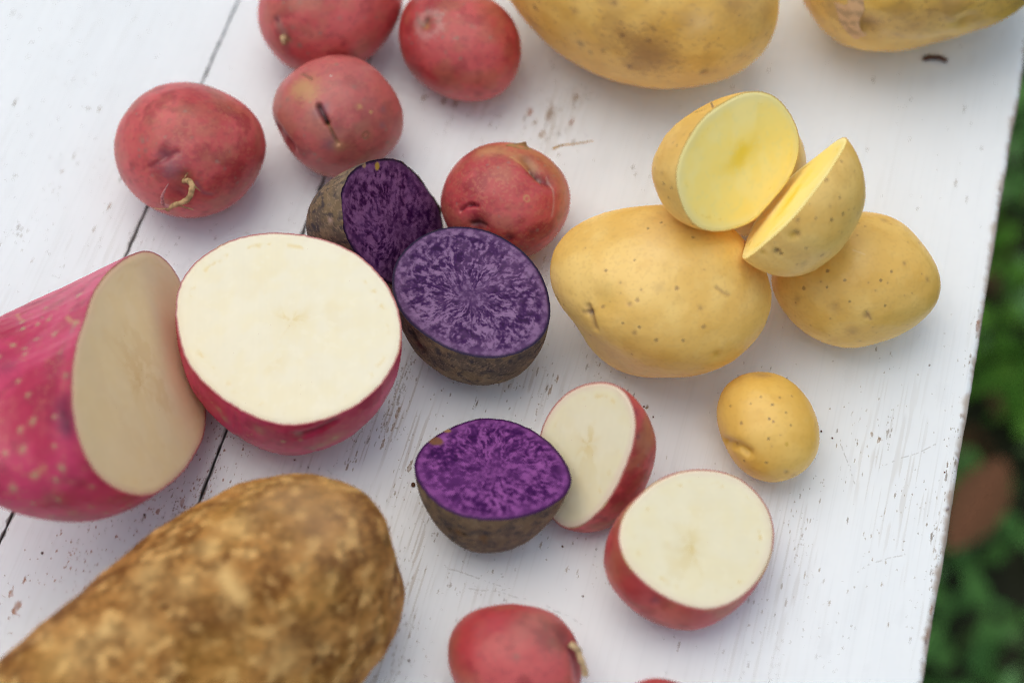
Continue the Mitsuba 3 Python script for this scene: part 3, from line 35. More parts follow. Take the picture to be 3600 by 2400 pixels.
FLAPS = {'yel_B2': [[[108.89, 113.52, 42.99], [113.12, 111.05, 45.74], [117.94, 109.21, 47.8]], [[109.59, 111.97, 40.42], [113.81, 109.46, 43.25], [118.64, 107.62, 45.32]], [[111.15, 109.91, 36.24], [115.2, 107.47, 39.02], [119.35, 105.97, 41.45]], [[112.91, 108.64, 31.84], [115.85, 106.72, 34.05], [118.38, 105.56, 37.28]], [[115.14, 107.46, 29.21], [116.71, 106.3, 31.16], [118.57, 105.15, 34.4]], [[117.46, 106.59, 26.81], [118.41, 105.55, 29.06], [119.71, 104.38, 32.79]], [[118.75, 105.25, 27.92], [120.1, 104.21, 30.03], [121.37, 103.39, 32.17]]], 'red_E': [[[-2.35, 56.31, 31.73], [0.0, 55.71, 31.89], [2.81, 54.82, 31.84], [6.39, 55.4, 30.15]], [[-0.94, 57.95, 30.51], [1.13, 58.07, 30.05], [3.3, 57.43, 29.96], [5.84, 57.1, 29.17]], [[1.88, 58.25, 30.59], [3.01, 58.33, 30.64], [3.95, 58.09, 30.49], [4.71, 57.69, 30.24]], [[3.57, 58.12, 31.21], [3.95, 58.2, 31.26], [4.33, 58.2, 31.26], [4.8, 58.12, 31.21]]]}
ZONES = [([-83.7, -86.8], 14, 26, 0.9, 1), ([-105.7, -105.7], 12, 26, 0.7, 1), ([-85.5, -102.5], 10, 18, 0.6, 1), ([-123.2, -125.2], 5, 9, 0.7, 1), ([-83.6, -76.4], 7, 14, 0.7, 1), ([-30.0, -30.2], 9, 22, 0.9, 0), ([-34.9, -48.9], 7, 24, 0.55, 0), ([-20.9, -45.2], 7, 20, 0.65, 0), ([-10.8, -95.8], 9, 34, 0.9, 0), ([-8.6, -121.1], 8, 22, 0.8, 0), ([-7.8, 93.4], 9, 22, 0.75, 0), ([-39.0, 93.1], 16, 10, 0.5, 0), ([8.6, -14.6], 16, 10, 0.5, 0), ([-48.5, -63.0], 16, 10, 0.4, 0), ([121.9, -7.9], 14, 26, 0.4, 0), ([133.1, -21.8], 12, 26, 0.4, 0), ([101.8, -48.4], 9, 30, 0.45, 0), ([97.9, -83.8], 14, 24, 0.35, 0), ([-143.7, -14.4], 40, 50, 0.18, 0), ([-195.2, 84.9], 30, 40, 0.12, 0), ([7.6, -84.1], 18, 14, 0.4, 0), ([40.1, -62.6], 20, 14, 0.3, 0), ([148.6, -36.2], 5, 70, 0.5, 0), ([6.3, 36.7], 8, 12, 0.4, 0), ([32.4, 5.1], 6, 14, 0.3, 0)]
CHIPS = [([-10.9, 95.2], 1.3, 3.4, 0), ([-11.6, 85.8], 0.9, 2.2, 0), ([-3.8, 104.4], 1.0, 1.8, 0), ([-18.1, 94.0], 0.9, 1.8, 1), ([-2.8, 93.1], 0.7, 1.4, 1), ([-15.3, 90.1], 0.6, 1.2, 0), ([-56.1, 90.7], 0.8, 1.4, 0), ([-48.9, 91.2], 0.9, 1.6, 0), ([-44.8, 91.6], 0.7, 1.5, 0), ([-124.8, -126.1], 0.7, 1.5, 1), ([-121.3, -130.1], 1.0, 2.2, 1), ([-122.5, -121.1], 0.5, 1.0, 1), ([-19.5, -53.3], 0.6, 2.2, 0), ([-28.8, -35.9], 0.45, 2.6, 0), ([-28.7, -40.8], 0.4, 1.8, 0), ([-30.1, -47.6], 0.4, 2.4, 0), ([48.4, -13.0], 0.4, 0.8, 0), ([122.5, -6.1], 0.6, 1.3, 0), ([120.0, -4.6], 0.5, 0.9, 0), ([16.7, -14.9], 0.4, 1.8, 0), ([17.9, -10.0], 0.35, 1.6, 0), ([-147.3, 17.9], 0.5, 1.4, 0), ([-89.6, -101.5], 0.9, 1.2, 1), ([-91.1, -88.2], 0.6, 1.1, 1), ([-85.0, -83.0], 0.5, 1.6, 1), ([147.3, 45.4], 0.9, 2.4, 1), ([149.4, -42.0], 0.5, 1.6, 1), ([147.4, -60.7], 0.6, 2.0, 1), ([147.4, -68.9], 0.5, 1.2, 1)]
SCRATCHES = [([2.7, -84.4], [19.0, -86.3]), ([9.7, -88.7], [29.3, -88.2]), ([0.2, -83.5], [7.6, -84.3]), ([32.0, -88.0], [46.2, -91.6]), ([124.0, -15.8], [140.3, -3.0]), ([123.1, -53.9], [136.4, -43.4]), ([111.3, -10.6], [118.1, -23.6]), ([-46.5, -60.4], [-31.6, -69.0])]
CRUMBS = [[-31.0, -53.3, 0.0], [15.6, -74.7, 0.0], [42.5, -24.8, 0.0], [45.3, -28.6, 0.0], [-68.8, -44.3, 0.0], [-64.4, -47.0, 0.0], [21.6, -91.4, 0.0], [-144.8, -76.9, 0.0], [136.1, -9.2, 0.0], [102.1, -36.4, 0.0], [-30.8, -112.5, 0.0], [-114.5, -63.8, 0.0], [98.8, -33.9, 0.0], [136.5, -48.7, 0.0]]


# ------------------------------------------------------------------ materials
def vc(name, rough, spec, **more):
    scene[name] = {'type': 'twosided', 'bsdf': {'type': 'principled', 'base_color': {'type': 'mesh_attribute', 'name': 'vertex_color'}, 'roughness': rough, 'specular': spec, **more}}


vc('skin_satin', 0.38, 0.5)
vc('skin_dry', 0.6, 0.06)
vc('flesh_moist', 0.4, 0.10)
vc('dry_matter', 0.8, 0.06)
scene['leaf_green'] = {'type': 'twosided', 'bsdf': {'type': 'principled', 'base_color': {'type': 'mesh_attribute', 'name': 'vertex_color'}, 'roughness': 0.6, 'specular': 0.12}}

UPX, UPY = 0.25308, 0.96744                   # direction of the planks


def ab(p):
    x, y = p.x * 1000, p.y * 1000
    return x * UPY - y * UPX, x * UPX + y * UPY


def zone_mask(a, b, kind):
    m = mi.Float(0)
    for (za, zb), ra, rb, st, c in ZONES:
        if c == kind:
            m = dr.maximum(m, st * dr.exp(-(dr.square((a - za) / ra) + dr.square((b - zb) / rb))))
    return m


def dashes(a, b, wa, wb, dens, seed):
    """short specks lying along the grain: 1 inside a speck"""
    u, v = a / wa + seed * 17.3, b / wb + seed * 9.1
    cx, cy = dr.floor(u), dr.floor(v)
    r1, r2, r3 = cell_rand(cx, cy, seed), cell_rand(cx, cy, seed + 31), cell_rand(cx, cy, seed + 62)
    jx, jy = u - cx - (0.3 + 0.4 * r2), v - cy - (0.3 + 0.4 * r3)
    wob = 0.55 + 0.9 * noise(a * 3.1 + seed, b * 2.3, 3.0)
    d = dr.sqrt(dr.square(jx) + dr.square(jy)) * wob
    return dr.select(r1 < dens, smoothstep(0.30 * (0.4 + r3), 0.16 * (0.4 + r3), d), 0.0)


def paint(p, n, uv):
    a, b = ab(p)
    m0, m1 = zone_mask(a, b, 0), zone_mask(a, b, 1)
    big = fbm(a / 42, b / 90, 1.0)
    cloudy = fbm(a / 9, b / 30, 4.0)
    col = mix((0.755, 0.80, 0.845), (0.795, 0.835, 0.875), big)
    col = col * (0.975 + 0.04 * cloudy)
    streak = noise(a / 0.45, b / 34, 7.0)                       # brush hairs
    col = col * (1 - 0.035 * smoothstep(0.62, 0.95, streak))
    thin = smoothstep(0.62 - 0.12 * m0, 0.86 - 0.1 * m0, noise(a / 0.6, b / 13, 11.0)) * smoothstep(0.35, 0.75, fbm(a / 22, b / 40, 9.0) + 0.55 * m0)
    col = mix(col, mix((0.55, 0.54, 0.53), (0.42, 0.36, 0.28), m0), (0.11 + 0.6 * m0) * thin)   # paint worn thin along the grain
    clus = smoothstep(0.5, 0.8, fbm(a / 5, b / 22, 21.0))
    g0 = 0.003 + 0.012 * clus + (0.5 * m0) * (0.12 + 0.88 * clus)
    g1 = 0.55 * m1 * (0.2 + 0.8 * clus)
    s0 = dr.maximum(dashes(a, b, 0.8, 2.6, g0, 1), dashes(a, b, 1.2, 5.5, g0 * 0.8, 2))
    s0 = dr.maximum(s0, dashes(a, b, 0.62, 1.0, g0 * 1.0, 5))
    tone = noise(a / 3, b / 6, 31.0)
    col = mix(col, mix((0.09, 0.055, 0.03), (0.34, 0.26, 0.17), tone), 0.85 * s0 * (0.45 + 0.55 * noise(a / 2, b / 5, 40.0)))
    s1 = dr.maximum(dashes(a, b, 0.55, 0.9, g1, 3), dashes(a, b, 0.8, 1.7, g1 * 0.8, 4))
    s1 = dr.maximum(s1, dashes(a, b, 1.1, 1.6, g1 * 0.5, 8))
    col = mix(col, mix((0.16, 0.05, 0.02), (0.34, 0.13, 0.06), tone), 0.85 * s1)
    for (ca, cb), ra, rb, k in CHIPS:                           # chips through to the wood
        da, db = (a - ca) / ra, (b - cb) / rb
        d = dr.sqrt(dr.square(da) + dr.square(db)) * (0.55 + 0.9 * noise(a * 2.1 + ca, b * 1.4, 6.0))
        w = smoothstep(1.1, 0.75, d) * (0.45 + 0.55 * noise(a * 1.7, b * 0.9 + cb, 8.0))
        col = mix(col, mix((0.20, 0.13, 0.075), (0.40, 0.29, 0.19), noise(a * 2, b, 12.0)) if k == 0 else mix((0.22, 0.085, 0.045), (0.42, 0.2, 0.11), noise(a * 2, b, 12.0)), w)
    gv = dashes(a, b, 7.0, 16.0, 0.10, 6)                       # faint smudges
    col = mix(col, mi.Color3f(0.50, 0.52, 0.55), 0.15 * gv * cloudy)
    e = 148.6 - a                                               # worn right-hand edge
    wear = smoothstep(2.6, 0.4, e + 1.6 * (noise(b / 7, 3.0, 1.0) - 0.4) + 1.2 * (noise(b / 1.6, 8.0, 1.0) - 0.5))
    wcol = mix((0.28, 0.18, 0.12), (0.52, 0.44, 0.37), noise(b / 4, 1.5, 2.0))
    wcol = mix(wcol, mi.Color3f(0.14, 0.06, 0.05), smoothstep(0.80, 0.9, noise(b / 3.1, e / 1.5, 5.0)))
    col = mix(col, wcol, 0.85 * wear)
    sc = mi.Float(0)
    for (xa, ya), (xb, yb) in SCRATCHES:
        dx, dy = xb - xa, yb - ya
        t = dr.clip(((a - xa) * dx + (b - ya) * dy) / (dx * dx + dy * dy), 0, 1)
        bow = 1.6 * (noise(t * 3 + xa, ya, 2.0) - 0.5)
        d = dr.abs((a - xa) * dy - (b - ya) * dx) / math.hypot(dx, dy)
        d = dr.select((t > 0) & (t < 1), dr.abs(((a - xa) * dy - (b - ya) * dx) / math.hypot(dx, dy) - bow), 9.0)
        sc = dr.maximum(sc, smoothstep(0.30, 0.08, d) * smoothstep(0.35, 0.6, noise(t * 24 + xa, 4.0, 4.0)))
    col = mix(col, mi.Color3f(0.40, 0.40, 0.40), 0.55 * sc)
    g = dr.minimum(dr.abs(a + 134.7), dr.abs(a + 79.8))         # grime beside the joints
    gcol = mix((0.10, 0.085, 0.075), (0.44, 0.50, 0.52), smoothstep(50, 120, b))
    col = mix(col, gcol, 0.8 * smoothstep(1.0, 0.3, g + 0.9 * (noise(b / 2.4, a, 3.0) - 0.45)))
    return col


def paint_height(p, n, uv):
    a, b = ab(p)
    return 0.00003 * noise(a / 0.45, b / 34, 7.0) + 0.00006 * noise(a / 1.7, b / 60, 5.0) + 0.00004 * fbm(a / 2.2, b / 3.5, 2.0)


scene['white_paint'] = {'type': 'twosided', 'bsdf': {'type': 'bumpmap', 'arbitrary': proc(paint_height, 2e-4), 'scale': 1.0,
                        'bsdf': {'type': 'principled', 'base_color': proc(paint), 'roughness': 0.5, 'specular': 0.3}}}
scene['bare_wood'] = {'type': 'twosided', 'bsdf': {'type': 'principled', 'base_color': {'type': 'rgb', 'value': [0.30, 0.25, 0.2]}, 'roughness': 0.8}}


def soil_colour(p, n, uv):
    return mix((0.018, 0.014, 0.009), (0.03, 0.042, 0.014), fbm(p.x * 14, p.y * 14, 0.0))


scene['dark_soil'] = {'type': 'twosided', 'bsdf': {'type': 'principled', 'base_color': proc(soil_colour), 'roughness': 0.95}}

# ------------------------------------------------------------------ helpers
def tag(key, label=None, cat=None, group=None, kind=None):
    d = {}
    for k, v in (('label', label), ('category', cat), ('group', group), ('kind', kind)):
        if v:
            d[k] = v
    labels[key] = d


def put(key, v, f, col, mat, smooth=True):
    col = np.clip(np.asarray(col, float), 0, 1)
    scene[key] = mikit.ply(trimesh.Trimesh(W(v), f, process=False), mat, smooth=smooth, color=col)


def lerp(a, b, t):
    t = np.asarray(t)[..., None]
    return np.asarray(a) * (1 - t) + np.asarray(b) * t


def sstep(a, b, x):
    t = np.clip((x - a) / (b - a), 0, 1)
    return t * t * (3 - 2 * t)


def vnormals(v, f):
    n = np.zeros_like(v)
    c = np.cross(v[f[:, 1]] - v[f[:, 0]], v[f[:, 2]] - v[f[:, 0]])
    for k in range(3):
        np.add.at(n, f[:, k], c)
    return n / np.maximum(np.linalg.norm(n, axis=1, keepdims=True), 1e-12)


NZ = meshkit.noise
FB = meshkit.fbm
ICO = {}


def ico(k):
    if k not in ICO:
        m = trimesh.creation.icosphere(k)
        ICO[k] = (np.array(m.vertices), np.array(m.faces))
    return ICO[k]


INK = {'dk': (.17, .016, .03), 'black': (.012, .008, .008), 'mauve': (.22, .10, .13), 'brown': (.16, .085, .035), 'olive': (.20, .15, .115), 'tan': (.50, .27, .115), 'tanpale': (.66, .45, .25), 'pale': (.55, .36, .33),
       'orange': (.45, .20, .05), 'hot': (.48, .035, .07), 'hot2': (.36, .02, .02), 'wine': (.10, .008, .018), 'none': (0, 0, 0), 'ydirt': (.33, .17, .065), 'ydark': (.20, .10, .05), 'ydarker': (.07, .035, .025),
       'ygold': (.55, .32, .03), 'ylite': (.82, .60, .30), 'rlite': (.74, .49, .20), 'rdark': (.11, .05, .018), 'rpale': (.45, .28, .155), 'rolive': (.34, .22, .05), 'sage': (.40, .29, .16), 'plum': (.13, .022, .06)}


def seg_dist(v, P):
    P = np.asarray(P, float)
    if len(P) == 1:
        return np.linalg.norm(v - P[0], axis=1)
    best = np.full(len(v), 1e9)
    for a, b in zip(P[:-1], P[1:]):
        ab_ = b - a
        t = np.clip(((v - a) @ ab_) / max(ab_ @ ab_, 1e-9), 0, 1)
        best = np.minimum(best, np.linalg.norm(v - a - t[:, None] * ab_, axis=1))
    return best


def apply_marks(name, v, nrm, col, base):
    """pigment and relief of the eyes, scars and spots at their places on this potato"""
    wob = 1 + 0.75 * (FB(base / 1.1, 3, 5) - 0.5) + 0.35 * (NZ(base / 0.45, 8) - 0.5)
    disp = np.zeros(len(v))
    for kind, P, r, ink, al, dep in MARKS.get(name, ()):
        d = seg_dist(base, P)
        near = d < 4.5 * r + 1
        dd = d * wob
        if kind == 'r':
            w = np.exp(-((dd - r) / (0.32 * r)) ** 2)
        elif r < 0.8 and kind == 's':
            w = sstep(1.25, 0.55, dd / r)
        else:
            w = np.exp(-(dd / r) ** 2 * 1.2)
        w = w * near
        if al > 0:
            col[:] = lerp(col, INK[ink], al * w)
        disp -= dep * np.exp(-(d / (r * 1.05)) ** 2) * near
    v += nrm * disp[:, None]


def lenticels(rng, base, col, count, rmin, rmax, ink, al, halo=None):
    pick = base[rng.integers(0, len(base), count)]
    for c in pick:
        r = rng.uniform(rmin, rmax)
        q = base - c
        q = q * (1 + 0.5 * (rng.random(3) - 0.5))
        d = np.linalg.norm(q, axis=1)
        if halo is not None:
            col[:] = lerp(col, halo, 0.35 * np.exp(-(d / (2.3 * r)) ** 2))
        col[:] = lerp(col, ink, al * rng.uniform(0.5, 1) * sstep(1.3, 0.5, d / r))


# ---- skin colours: base = rest positions in mm, s = offset that gives every potato its own pattern
def skin_red(base, s, rng, warm=0.0, net=0.22, dull=0.0, dots=44):
    p = base + s
    big = FB(p / 17, 3, 1)
    mid = FB(p / 5.5, 3, 2)
    c = lerp((.42, .046, .05), (.54, .09, .093), sstep(.35, .65, big))
    c = lerp(c, (.25, .016, .022), .6 * sstep(.50, .70, mid))
    c = lerp(c, (.36, .125, .07), (.42 + warm) * sstep(.48, .7, FB(p / 8, 4, 3)))
    fine = FB(p / 0.75, 3, 4)
    c = lerp(c, (.50, .19, .11), net * sstep(.5, .66, fine) * (.4 + .9 * NZ(p / 6, 5)))
    c = lerp(c, (.26, .03, .045), .30 * sstep(.53, .7, FB(p / 1.3, 3, 6)))
    c = lerp(c, (.36, .17, .15), dull * (.6 + .5 * NZ(p / 4, 7)))
    c = np.array(c)
    lenticels(rng, base, c, dots, .3, .62, (.27, .19, .155), .62)
    return c


def skin_yellow(base, s, rng, tone=0.0, dots=90, dirt=0.0, dmax=.42):
    p = base + s
    c = lerp((.77, .475, .115), (.85, .57, .175), sstep(.35, .65, FB(p / 15, 3, 1)))
    c = lerp(c, (.66, .36, .05), .38 * sstep(.5, .75, FB(p / 6, 4, 2)))
    c = lerp(c, (.84, .60, .22), .22 * sstep(.55, .72, FB(p / 3, 3, 3)))
    c = lerp(c, (.60, .35, .09), .2 * sstep(.52, .68, FB(p / 0.9, 3, 4)))
    c = lerp(c, (.66, .37, .03), tone)
    if dirt:
        c = lerp(c, (.42, .24, .09), dirt * sstep(.5, .72, FB(p / 9, 4, 6)))
        c = lerp(c, (.36, .19, .08), dirt * .8 * sstep(.6, .72, FB(p / 1.6, 3, 7)))
    c = np.array(c)
    lenticels(rng, base, c, dots, .2, dmax, (.30, .15, .07), .55, halo=(.62, .36, .10))
    return c


def skin_pink(base, s, rng):
    p = base + s
    c = lerp((.41, .018, .068), (.53, .038, .12), sstep(.35, .65, FB(p / 13, 3, 1)))
    c = lerp(c, (.28, .012, .045), .6 * sstep(.5, .7, FB(p / 7, 4, 2)))
    c = lerp(c, (.48, .09, .10), .3 * sstep(.52, .7, FB(p / 2.2, 3, 3)))
    w = np.abs(FB(p / 2.6, 4, 9) - .5)
    c = lerp(c, (.50, .26, .14), .45 * sstep(.022, .004, w) * sstep(.5, .65, FB(p / 9, 2, 10)))
    c = np.array(c)
    lenticels(rng, base, c, 70, .45, 1.0, (.40, .28, .16), .7, halo=(.25, .03, .07))
    return c


def skin_purple(base, s, rng):
    p = base + s
    c = lerp((.19, .13, .08), (.12, .088, .07), sstep(.4, .65, FB(p / 6, 3, 1)))
    c = lerp(c, (.045, .040, .052), .75 * sstep(.5, .66, FB(p / 1.5, 3, 2)))
    c = lerp(c, (.33, .22, .14), .6 * sstep(.030, .006, np.abs(FB(p / 1.3, 3, 3) - .5)))
    c = lerp(c, (.30, .215, .14), .4 * sstep(.55, .75, FB(p / 3.2, 3, 4)))
    return np.array(c)


def skin_russet(base, s, rng):
    p = base + s
    c = lerp((.43, .205, .06), (.155, .055, .012), sstep(.36, .64, FB(p / 8, 5, 1)))
    c = lerp(c, (.76, .47, .18), .8 * sstep(.50, .70, FB(p / 3.4, 4, 2)))
    c = lerp(c, (.11, .045, .012), .6 * sstep(.50, .70, FB(p / 2.6, 4, 3)))
    c = lerp(c, (.56, .30, .095), .5 * sstep(.5, .66, FB(p / 0.9, 3, 4)))
    c = lerp(c, (.13, .055, .018), .45 * sstep(.035, .008, np.abs(FB(p / 1.7, 3, 6) - .5)))
    c = lerp(c, (.40, .215, .03), .2 * sstep(.5, .7, FB(p / 20, 3, 5)))
    return np.array(c)


def sh(d):
    x, y, z = d.T
    return np.stack([x*(x*x-3*y*y), y*(3*x*x-y*y), z*(x*x-y*y)*2, 2*2*x*y*z*1.2, x*(5*z*z-1)*.6, y*(5*z*z-1)*.6, z*(5*z*z-3)*.5,
                     x**4-6*x*x*y*y+y**4, 4*x*y*(x*x-y*y), z*x*(x*x-3*y*y)*2, z*y*(3*x*x-y*y)*2, (x*x-y*y)*(7*z*z-1), 2*x*y*(7*z*z-1), x*z*(7*z*z-3), y*z*(7*z*z-3), (35*z**4-30*z*z+3)/8], -1)


def whole(name, key, level, skin, mat, seed, lumps=0.35, **kw):
    """a whole potato lying on the table: a lumpy ellipsoid with its own eyes, scars and spots"""
    p = np.array(WHOLE[name])
    d, f = ico(level)
    v = (d * np.exp(p[2:5])) * (1 + sh(d) @ p[6:22])[:, None]
    c, s = math.cos(p[5]), math.sin(p[5])
    v = v @ np.array([[c, -s, 0], [s, c, 0], [0, 0, 1]]).T
    v[:, 2] -= v[:, 2].min()
    v[:, :2] += p[:2]
    base = v.copy()
    rng = np.random.default_rng(seed)
    off = rng.uniform(-300, 300, 3)
    nrm = vnormals(v, f)
    col = skin(base, off, rng, **kw)
    v = v + nrm * (lumps * 2 * (FB((base + off) / 9, 3, 21) - .5) + .10 * (FB((base + off) / 1.6, 3, 22) - .5))[:, None]
    apply_marks(name, v, nrm, col, base)
    v[:, 2] = np.maximum(v[:, 2], 0.02)
    put(key, v, f, col, mat)


def frame(n, u):
    n = np.asarray(n, float) / np.linalg.norm(n)
    u = np.asarray(u, float) - n * (n @ np.asarray(u, float))
    u /= np.linalg.norm(u)
    return u, np.cross(n, u), n


def half(name, key, skin, mat, flesh, seed, NA=320, NR=80, NS=90, jag=.15, lumps=.25, rim_flap=0.0, **kw):
    """a cut potato: a flat face of flesh and the skin behind it"""
    h = HALF[name]
    u, v_, n = frame(h['n'], h['u'])
    O = np.array(h['O'])
    rr0 = np.array(h['rr'])
    k = np.fft.rfft(rr0)
    K = np.zeros(NA // 2 + 1, complex)
    K[:len(k)] = k
    rr = np.fft.irfft(K, NA) * NA / len(rr0)
    th = np.linspace(-np.pi, np.pi, NA, endpoint=False)
    rng = np.random.default_rng(seed)
    off = rng.uniform(-300, 300, 3)
    cs = np.stack([np.cos(th), np.sin(th)], 1)
    jn = FB(np.c_[cs * rr.mean() / 1.4, np.full(NA, seed * 3.7)], 3, 3) - .5
    rr = rr + jag * 2 * jn
    ring = cs * rr[:, None]
    # skin
    ss = np.linspace(0, 1, NS) ** 1.15
    a = ss * np.pi / 2
    kk = np.cos(a) ** h['ex'] * (1 + h['bul'] * np.sin(2 * a))
    kk[-1] = 0
    dep = h['h'] * np.sin(a)
    V = (O + kk[:, None, None] * (ring[None, :, :1] * u + ring[None, :, 1:] * v_) - dep[:, None, None] * n
         + (np.sin(a)[:, None, None] * (h['sk'][0] * u + h['sk'][1] * v_)) + (np.sin(2 * a)[:, None, None] * (h['sq'][0] * u + h['sq'][1] * v_)))
    idx = np.arange(NS * NA).reshape(NS, NA)
    A, B = idx[:-1], idx[1:]
    A1, B1 = np.roll(A, -1, 1), np.roll(B, -1, 1)
    f = np.concatenate([np.stack([A, B, A1], -1).reshape(-1, 3), np.stack([A1, B, B1], -1).reshape(-1, 3)])
    v = V.reshape(-1, 3)
    base = v.copy()
    nrm = vnormals(v, f)
    nrm[-NA:] = -n
    fade = np.repeat(sstep(0, .06, ss), NA)
    v = v + nrm * (fade * (lumps * 2 * (FB((base + off) / 8, 3, 21) - .5) + .10 * (FB((base + off) / 1.4, 3, 22) - .5)))[:, None]
    v[:NA] += n * (rim_flap * np.maximum(0, 2.4 * (NZ(np.c_[cs * 9, np.full(NA, seed)], 4) - .45)))[:, None]
    col = skin(base, off, rng, **kw)
    keep = nrm * fade[:, None]
    apply_marks(name, v, keep, col, base)
    v[:, 2] = np.maximum(v[:, 2], 0.02)
    put(key + '__skin', v, f, col, mat, smooth=True)
    # flesh
    q = np.linspace(0, 1, NR)
    q = 1 - (1 - q) ** 1.25
    X = q[:, None, None] * ring[None]                           # plane coordinates, mm
    rad = np.repeat(q, NA)
    pl = X.reshape(-1, 2)
    lift = .35 * (1 - sstep(.94, 1.0, rad)) + (1 - sstep(.9, 1, rad)) * .22 * (FB(np.c_[pl / 6.0, np.full(len(pl), seed)], 3, 2) - .5)
    saw = NZ(np.c_[(pl @ [.8, .6])[:, None] / .7, (pl @ [-.6, .8])[:, None] / 30, np.full((len(pl), 1), seed)], 6) - .5
    lift = lift + .02 * saw * (1 - sstep(.9, 1, rad))
    fv = O + pl[:, :1] * u + pl[:, 1:] * v_ + lift[:, None] * n
    ff = f[:, ::-1].copy()
    idx = np.arange(NR * NA).reshape(NR, NA)
    A, B = idx[:-1], idx[1:]
    A1, B1 = np.roll(A, -1, 1), np.roll(B, -1, 1)
    ff = np.concatenate([np.stack([A, B, A1], -1).reshape(-1, 3), np.stack([A1, B, B1], -1).reshape(-1, 3)])
    ff = ff[np.all([ff[:, 0] != ff[:, 1], ff[:, 1] != ff[:, 2]], 0)]
    mm = (1 - rad) * np.tile(rr, NR)                            # mm in from the skin
    thv = np.tile(th, NR)
    fc = flesh(pl - np.array(h['c']), pl, rad, mm, thv, off, rng)
    # a face is wound so that it looks along n
    if (np.cross(fv[ff[NA * 3, 1]] - fv[ff[NA * 3, 0]], fv[ff[NA * 3, 2]] - fv[ff[NA * 3, 0]]) @ n) < 0:
        ff = ff[:, ::-1]
    fv[:, 2] = np.maximum(fv[:, 2], 0.02)
    put(key + '__flesh', fv, ff, fc, 'flesh_moist')
    return dict(O=O, u=u, v=v_, n=n, rr=rr, th=th)


def p3(q, off, s=1.0):
    return np.c_[q / s, np.zeros(len(q))] + off


def polar3(q, off, K, L):
    r = np.linalg.norm(q, axis=1)
    t = np.arctan2(q[:, 1], q[:, 0])
    return np.c_[np.cos(t) * K, np.sin(t) * K, r / L] + off, r


def flesh_purple(light, dark, edge, arms, face_spots=0.0):
    def fn(qc, pl, rad, mm, th, off, rng):
        R = np.linalg.norm(pl, axis=1).max()
        warp = np.stack([FB(p3(pl, off, 4.5), 4, 1) - .5, FB(p3(pl, off + 40, 4.5), 4, 2) - .5], 1)
        qw = qc + 6.5 * warp
        P, r = polar3(qw, off, 9.0, 4.5)
        P2, _ = polar3(qw, off + 90, 21, 2.6)
        far = sstep(1.5, 8.0, r)
        st, st2 = FB(P, 4, 3), FB(P2, 3, 4)
        iso = FB(p3(pl + 1.8 * warp, off, 1.25), 4, 5)
        iso2 = FB(p3(pl + 1.0 * warp, off + 23, .62), 3, 10)
        fine = FB(p3(pl, off, .42), 2, 6)
        f = np.clip(r / R, 0, 1)
        v = far * (.24 * st + .28 * st2) + (1 - far) * .26 + .24 * iso + .16 * iso2 + .08 * fine
        big = FB(p3(pl, off + 11, 8), 3, 7) - .5
        v = v + .10 * big
        m = sstep(.455, .575, v)
        c = lerp(dark, light, m)
        c = lerp(c, np.asarray(light) * [1.35, 1.5, 1.3], .55 * sstep(.57, .66, v))
        c = lerp(c, np.asarray(dark) * .55, .65 * sstep(.45, .39, v))
        c = lerp(c, np.asarray(light)[[2, 1, 0]] * [.85, .9, 1.1], .22 * sstep(.5, .7, FB(p3(pl, off + 5, 6), 3, 12)))
        # pale arms from the middle
        ang = np.arctan2(qw[:, 1], qw[:, 0])
        ray = np.zeros(len(pl))
        for a0, w, ln in arms:
            da = np.abs((ang - a0 + np.pi) % (2 * np.pi) - np.pi)
            ray = np.maximum(ray, np.exp(-(da * np.maximum(r, .5) / w) ** 2) * sstep(ln, ln * .3, r))
        core = np.exp(-(r / (.10 * R)) ** 2)
        c = lerp(c, lerp(dark, light, .30 + .3 * sstep(.4, .6, iso2)), .7 * np.maximum(core, .8 * ray))
        cortex = sstep(3.6, 1.8, mm + 1.0 * (FB(p3(pl, off, 3), 3, 8) - .5))
        cc = lerp(dark, light, .38 + .45 * sstep(.42, .6, iso))
        c = lerp(c, cc, .7 * cortex)
        c = lerp(c, np.asarray(dark) * .9, .45 * np.exp(-((mm - 4.2) / .55) ** 2) * sstep(.42, .56, FB(p3(pl, off, 2), 3, 9)))
        c = lerp(c, edge, sstep(1.25, .35, mm + .35 * (fine - .5)))
        for a0, ra, sz, ink in face_spots or ():  # spots of tan and brown pigment near the rim
            g = np.array([math.cos(a0), math.sin(a0)]) * ra
            d = np.linalg.norm((pl - g) * [1, 1.3], axis=1) * (1 + .6 * (iso - .5))
            c = lerp(c, ink, .95 * sstep(sz * 1.2, sz * .7, d))
        return c
    return fn


